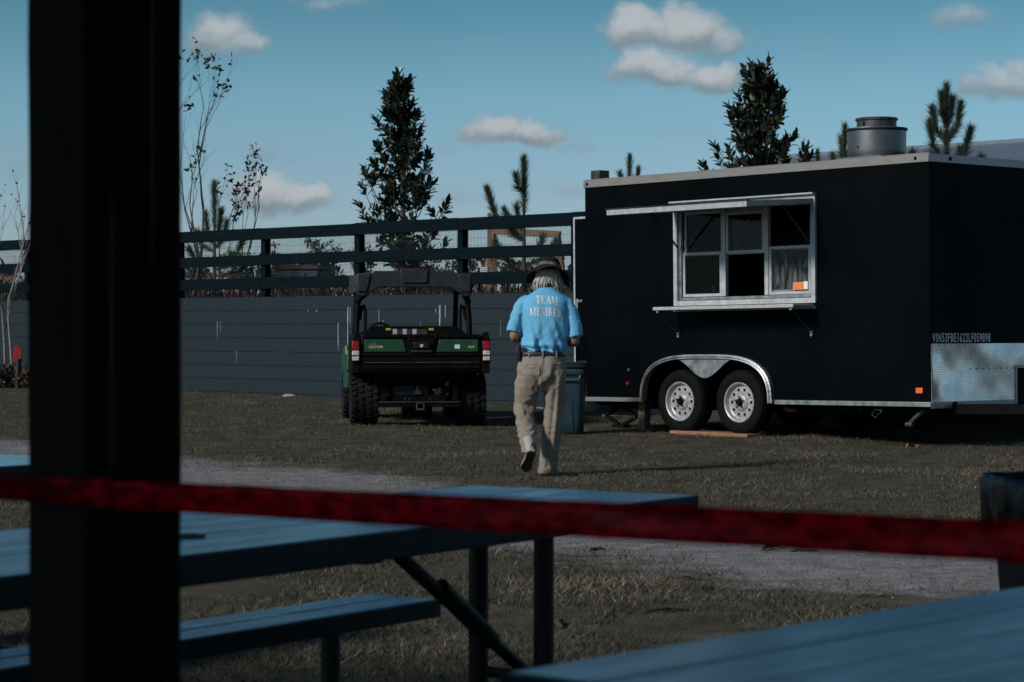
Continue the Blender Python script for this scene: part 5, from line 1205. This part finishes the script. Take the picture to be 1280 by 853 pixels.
def branchy(name, label, cat, px, d, top_y, spread, seed, m='pale_bark', leafm='leaf_dark', zb=1.6, stems=1, levels=4, leafn=6, leaf=.05, base_r=.028, group=None, leafprob=.6, first=.3, bend=.0, tipleaf=None, up=.5):
    r = random.Random(seed); p0 = at(px, 410, d); zt = at(px, top_y, d).z; h = zt - zb
    T = thing(name, label, cat, (p0.x, p0.y, zb), group=group); tr = MB(); lv = Leaves(); fl = Leaves()
    def grow(p, dd, l, rad, lev):
        pts = [p]; q = p.copy(); d2 = dd.copy()
        for i in range(4):
            d2 = (d2 + rdir(r) * .10 + Vector((0, 0, .05))).normalized(); q = q + d2 * l / 4; pts.append(q.copy())
        tr.tube(pts, [rad * (1 - .16 * i) for i in range(5)], 5 if lev > 1 else 6, cap=False)
        if lev >= levels:
            if r.random() < leafprob:
                for k in range(leafn):
                    t = pts[r.randint(2, 4)] + rdir(r) * leaf * .5; (fl if tipleaf and r.random() < tipleaf else lv).leaf(t, (rdir(r) + d2 * .6), rdir(r), leaf * r.uniform(.7, 1.2), leaf * .55)
            return
        nb = 3 if lev < 2 else r.randint(2, 3)
        for k in range(nb):
            s = rdir(r); s = (s - d2 * s.dot(d2)).normalized(); nd_ = (d2 * 1.0 + s * spread * r.uniform(.5, 1.1) + Vector((0, 0, up * .3))).normalized()
            u = r.uniform(.45, 1) if k else 1; i = min(3, int(u * 4)); st = pts[i].lerp(pts[i + 1], u * 4 - i) if i < 4 else pts[4]
            grow(st, nd_, l * r.uniform(.58, .8), rad * .52, lev + 1)
    tot = first + sum((1 - first) * .42 * .70 ** i for i in range(levels))
    for s_ in range(stems):
        a = 2.4 * s_ + r.random(); off = Vector((math.cos(a), math.sin(a), 0)) * (.06 if stems > 1 else 0)
        grow(off, (Vector((bend, 0, 1)) + off * 4 * (stems > 1) * r.uniform(.4, 1)).normalized(), h * first * r.uniform(.9, 1.1), base_r, 1)
    # fit to the wanted height
    zs = max(v[2] for v in tr.v); k = h / zs
    for q in (tr, lv, fl): q.v = [(v[0] * k, v[1] * k, v[2] * k) for v in q.v]
    tr.build('trunk', m, T, smooth=True)
    if lv.v: raw('crown', lv.v, lv.f, leafm, T)
    if fl.v: raw('blossom', fl.v, fl.f, 'flower_red', T)
    return T
magnolia(503, 40, 84, 1.75, 11, 'tall narrow magnolia behind the fence above the utility vehicle', xt=-.06)
magnolia(946, 38, 73, 2.35, 23, 'cone-shaped magnolia rising behind the black trailer roof', xt=.05)
pine(268, 40, 230, [(-.16, .1, 1.55, 1.0, 0), (.22, -.1, 1.40, .95, 0), (-.42, 0, .95, .75, 0), (.48, .1, 1.15, .7, 0), (.10, .1, 1.6, 1.1, 0), (-.3, .2, 1.25, .9, 0), (.3, -.2, .85, .6, 0), (.55, 0, .75, .5, 0)], 31, 'bushy pine sapling behind the left end of the fence')
pine(655, 38, 198, [(-.58, 0, 1.84, 1.02, .0), (-.30, .1, 1.50, 1.18, .01), (-.22, 0, 1.35, 1.0, .0), (-.12, -.05, 1.56, 1.25, 0), (.30, .05, 1.08, .75, 0), (-.45, .1, 1.0, .6, 0), (.5, .1, 1.0, .62, 0), (-.12, -.1, 2.05, 1.75, .02), (-.3, -.1, .85, .5, 0)], 32, 'crooked pine sapling with upright shoots above the person', dens=1.25)
pine(787, 42, 195, [(-.17, 0, 2.35, 1.9, 0), (.16, .1, 2.42, 1.9, 0), (-.3, 0, 2.1, 1.6, 0)], 33, 'small pine tip showing over the rear of the trailer', nl=.15)
pine(1183, 40, 108, [(-.28, 0, 3.05, 2.3, 0), (.42, .1, 2.95, 2.2, 0), (-.55, .1, 2.55, 2.0, 0), (.55, -.1, 2.45, 1.9, 0), (-.2, .2, 3.3, 2.7, 0), (.22, -.1, 3.35, 2.7, 0), (-.62, 0, 2.2, 1.8, 0), (.25, .1, 2.6, 2.2, 0), (-.3, -.1, 2.5, 2.1, 0), (.12, .1, 3.45, 3.0, 0), (-.1, -.1, 3.5, 3.0, 0)], 34, 'full pine sapling at the right, behind the roof fan', nl=.20, dens=1.35)
pine(1056, 40, 158, [(-.20, 0, 2.50, 1.9, 0), (.14, 0, 2.60, 2.0, 0), (-.05, .1, 2.8, 2.2, 0)], 35, 'pine sapling partly hidden by the roof fan', dens=1.2)
pine(1022, 41, 189, [(-.1, 0, 2.0, 1.6, 0), (.1, .05, 2.1, 1.6, 0)], 36, 'tiny pine tip just left of the roof fan', nl=.13)
branchy('bare_sapling', 'tall nearly bare sapling beside the timber post, few dark leaves', 'sapling', 233, 41, 50, .50, 41, m='bark', levels=6, leafn=4, leaf=.075, base_r=.034, group='thin saplings', leafprob=.20, first=.30, bend=.04, stems=2)
branchy('bare_sapling', 'shorter thin sapling with leafy tips in front of the white cloud', 'sapling', 281, 40.5, 182, .42, 45, m='bark', stems=2, levels=4, leafn=8, leaf=.07, base_r=.020, group='thin saplings', leafprob=.8, first=.36, bend=.10)
branchy('white_sapling', 'pale-barked sapling at the far left edge, outermost of the pair', 'sapling', 7, 39.2, 225, .5, 51, m='pale_bark', levels=4, leafn=2, leaf=.06, base_r=.034, zb=.28, group='pale-barked saplings', leafprob=.3, first=.42, bend=-.02)
branchy('white_sapling', 'pale-barked sapling nearer the timber post, inner of the pair', 'sapling', 15, 38.8, 215, .45, 53, m='pale_bark', levels=4, leafn=2, leaf=.06, base_r=.034, zb=.28, group='pale-barked saplings', leafprob=.3, first=.42, bend=.03)
def shrub(label, px, d, top_y, seed, leafm='leaf_green', zb=1.6, width=.5, n=900, leaf=.06, flower=0.0, fm='flower_red', stemm='bark'):
    r = random.Random(seed); p0 = at(px, 410, d); zt = at(px, top_y, d).z; h = zt - zb
    T = thing('shrub', label, 'shrub', (p0.x, p0.y, zb), group='garden shrubs'); tr = MB(); lv = Leaves(); fl = Leaves(); tips = []
    for i in range(16):
        a = i * 2.4; q = r.random() ** .5; tip = Vector((math.cos(a) * width / 2 * q, math.sin(a) * width / 2 * q, h * r.uniform(.55, 1))); mid = Vector((tip.x * .5, tip.y * .5, tip.z * .5))
        tr.tube([(0, 0, -.03), mid, tip], [.012, .008, .003], 4); tips += [mid.lerp(tip, r.random()) for _ in range(3)] + [tip]
    for k in range(n):
        c = r.choice(tips) + rdir(r) * r.random() ** .5 * width * .20
        if c.z > h: c.z = h - r.random() * .08
        (fl if (r.random() < flower and c.z > h * .55) else lv).leaf(c, rdir(r) + Vector((0, 0, .4)), rdir(r), leaf * r.uniform(.7, 1.2), leaf * .6)
    tr.build('stems', stemm, T, smooth=True); raw('crown', lv.v, lv.f, leafm, T)
    if fl.v: raw('blossom', fl.v, fl.f, fm, T)
shrub('round green shrub between two fence posts beside the teal cart', 402, 43, 300, 61, width=.75, n=1500)
shrub('small shrub with red flowers just behind the second fence rail', 350, 42, 303, 62, width=.38, n=420, flower=.22)
shrub('red-flowered shrub at the left foot of the tall magnolia', 455, 41, 303, 63, width=.45, n=480, flower=.20)
shrub('pale pink flowering shrub beside a fence post', 334, 43, 312, 64, width=.30, n=420, flower=.5, fm='flower_pink', stemm='pale_bark')
shrub('dark green shrub behind the fence near the left pine', 310, 44, 318, 65, width=.9, n=1100, leafm='leaf_dark')
shrub('leafy green shrub at the extreme left of the fence', 245, 43, 322, 66, width=.7, n=700)
shrub('dark low shrub under the pale saplings by the wall', 8, 38.6, 458, 67, leafm='leaf_dark', zb=.27, width=1.0, n=1300)
shrub('low brown shrub beside the timber post, at the wall foot', 34, 38.4, 462, 68, leafm='leaf_dry', zb=.27, width=.8, n=700)
shrub('green shrub low behind the fence right of the magnolia', 545, 42, 318, 69, width=.8, n=900)
# dry herbs along the wall top, and a line of stray brown growth
def herb_band():
    r = random.Random(5); lv = Leaves()
    for k in range(6000):
        s = r.uniform(-8, 14); o = r.uniform(.3, 3.2); b = wp(s, o, 1.6); q = .5 + .5 * fbm(s * 1.1, o, 3)
        hh = r.uniform(.05, .22) * (.5 + q); d_ = Vector((r.uniform(-.5, .5), r.uniform(-.5, .5), 1))
        lv.leaf(b + Vector((0, 0, hh * r.random() * .6)), d_, rdir(r), hh, .035)
    o = raw('dry_ground_cover', lv.v, lv.f, 'leaf_dry'); tag(o, 'dry brown ground cover along the top of the block wall', 'ground cover', kind='stuff')
herb_band()
# the far wood
def far_wood():
    r = random.Random(9); tr = MB(); lv = Leaves(); lb = Leaves()
    for k in range(120):
        px = r.uniform(-220, 1500); d = r.uniform(95, 150); p = at(px, 410, d); off = wall_line_dist(p.x, p.y); zb = back_z(off)
        top = r.uniform(312, 345) if px > 560 else r.uniform(330, 356); zt = at(px, top, d).z; pn = r.random() < .55
        tr.tube([(p.x, p.y, zb - .1), (p.x + r.uniform(-.2, .2), p.y, zt)], [r.uniform(.07, .13), .02], 5)
        n = 70 if pn else 34
        for i in range(n):
            q = (1 - r.random() ** 1.5 * .75); w = (1.35 - q) * 1.5
            c = Vector((p.x + r.gauss(0, w * .55), p.y + r.gauss(0, w * .55), zb + (zt - zb) * q + r.uniform(-.2, .1)))
            if c.z > zt: continue
            l = r.uniform(.28, .55); (lv if pn else lb).leaf(c, rdir(r), rdir(r), l, l * .6)
    for k in range(700):
        px = r.uniform(-220, 1500); d = r.uniform(85, 110); p = at(px, 410, d); off = wall_line_dist(p.x, p.y); zb = back_z(off)
        c = Vector((p.x, p.y, zb + r.random() * 1.9)); l = r.uniform(.4, .8); (lb if r.random() < .6 else lv).leaf(c, rdir(r) + Vector((0, 0, 1)), rdir(r), l, l * .5)
    T = bpy.data.objects.new('far_wood', None); C.objects.link(T); tag(T, 'far line of scrubby pines and bare trunks beyond the fence', 'wood', kind='stuff')
    tr.build('trunks', 'wood', T); raw('pine_foliage', lv.v, lv.f, 'leaf_dark', T); raw('brown_foliage', lb.v, lb.f, 'leaf_dry', T)
far_wood()

# ------------------------------------------------------------------ things behind the fence
def back_things():
    p = at(381, 410, 41); c = thing('wheeled_cart', 'teal plastic cart with a black lid behind the fence', 'cart', (p.x, p.y, 1.6), (0, 0, R(-20)))
    MB().prism([(-.34, -.3, .05), (.34, -.3, .05), (.40, -.33, .62), (-.40, -.33, .62)], (0, .6, 0)).build('body', 'bin_teal', c, bevel=.02)
    MB().box(-.15, -.08, -.345, -.335, .1, .58).build('rib', 'bin_teal', c) ; MB().box(.08, .15, -.345, -.335, .1, .58).build('rib', 'bin_teal', c)
    MB().prism([(-.44, -.37, .63), (.44, -.37, .63), (.42, -.37, .70), (-.36, -.37, .73), (-.44, -.37, .70)], (0, .75, 0)).build('lid', 'leather', c, bevel=.01)
    for s in (-1, 1): MB().lathe([(0, -.03), (.1, -.03), (.1, .03), (0, .03)], 16, 'x', (s * .33, .25, .09)).build('wheel', 'rubber', c)
    p = at(299, 410, 45); k = thing('pink_box', 'small pink storage box with lid seen between the lower fence rails', 'box', (p.x, p.y, 1.6), (0, 0, R(12)))
    MB().box(-.17, .17, -.15, .15, .0, .60).build('body', 'pink', k, bevel=.015); MB().box(-.19, .19, -.17, .17, .60, .66).build('lid', 'flower_pink', k, bevel=.015); MB().box(-.2, -.14, -.17, -.155, .2, .66).build('strap', 'red_cloth', k)
    p = at(656, 410, 46); w = thing('timber_swing_frame', 'brown timber swing frame with splayed legs behind the fence', 'swing frame', (p.x, p.y, 1.6), (0, 0, R(-14)))
    MB().bar((-.68, 0, 1.50), (.70, 0, 1.42), .12, .13).build('beam', 'wood', w, bevel=.01)
    for x, dx in ((-.62, -.10), (.62, .10)):
        for y in (-.5, .5): MB().bar((x + dx, y, -.05), (x, y * .12, 1.44), .10, .09).build('leg', 'wood', w, bevel=.008)
        MB().bar((x + dx * .4, -.3, .55), (x + dx * .4, .3, .55), .06, .09).build('cross_brace', 'wood', w)
    p = at(605, 410, 43); s = thing('notice_sign', 'small white notice on a brown stake beyond the lower rails', 'sign', (p.x, p.y, 1.6))
    MB().box(.06, .13, .0, .06, -.05, 1.70).build('stake', 'wood', s, bevel=.006); MB().box(-.065, .065, -.012, -.002, .50, .73).build('board', 'white_print', s, bevel=.003)
    MB().box(-.05, .06, -.010, .02, .58, .62).build('bracket', 'wood', s)
    for i in range(5): MB().box(-.045, .045 - .01 * (i % 2), -.0145, -.0125, .54 + i * .032, .548 + i * .032).build('print_line', 'label_dark', s)
    p = at(22, 410, 38.0); q = thing('red_marker', 'red-topped black marker post near the pale saplings', 'marker', (p.x, p.y, .27)); q.scale = (.8, .8, .9)
    MB().tube([(0, 0, -.05), (.02, 0, .55)], [.06, .05], 10).build('stem', 'leather', q, smooth=True); MB().prism([(-.09, -.02, .50), (.07, -.02, .46), (.10, -.02, .72), (-.02, -.02, .80), (-.08, -.02, .70)], (0, .05, 0)).build('flag', 'red_cloth', q, bevel=.01)
    p = wp(3.0, -.25); o = MB().lathe([(0, 0), (.09, .0), (.11, .02), (.07, .06), (0, .07)], 9).build('stone', 'stone', smooth=True); o.location = (p.x, p.y, ground_z(p.x, p.y)); o.scale = (1.0, .6, .7); tag(o, 'pale stone at the foot of the block wall', 'stone')
back_things()
def debris():
    r = random.Random(12)
    spots = [(863, 722), (883, 733), (1005, 693), (700, 778), (745, 690), (835, 762), (600, 752), (965, 690)]
    for i, (px, py) in enumerate(spots):
        d = F * CAMH / (py - HOR); p = at(px, py, d); m = MB()
        m.tube([(-.10, 0, 0), (-.03, .015, .012), (.05, -.01, .010), (.11, .02, 0)], [.006, .012, .010, .004], 6)
        m.tube([(-.01, .005, .01), (.03, .05, .02)], [.006, .003], 5)
        o = m.build('dead_twig', 'bark', smooth=True); o.location = (p.x, p.y, ground_z(p.x, p.y) + .006); o.rotation_euler = (0, 0, r.random() * 6); o.scale = [r.uniform(.5, 1.2)] * 3
        tag(o, ['crooked dark twig on the track right of the table', 'small dark twig just below another on the track edge', 'dark twig lying mid-track below the tape', 'twig in the grass right of the table legs', 'twig on the track near the table end', 'pale twig in the grass below the track', 'twig between the brace and the table leg', 'tiny twig left of the mid-track twig'][i], 'twig', 'scattered twigs')
debris()
make_gravel()
make_grass()
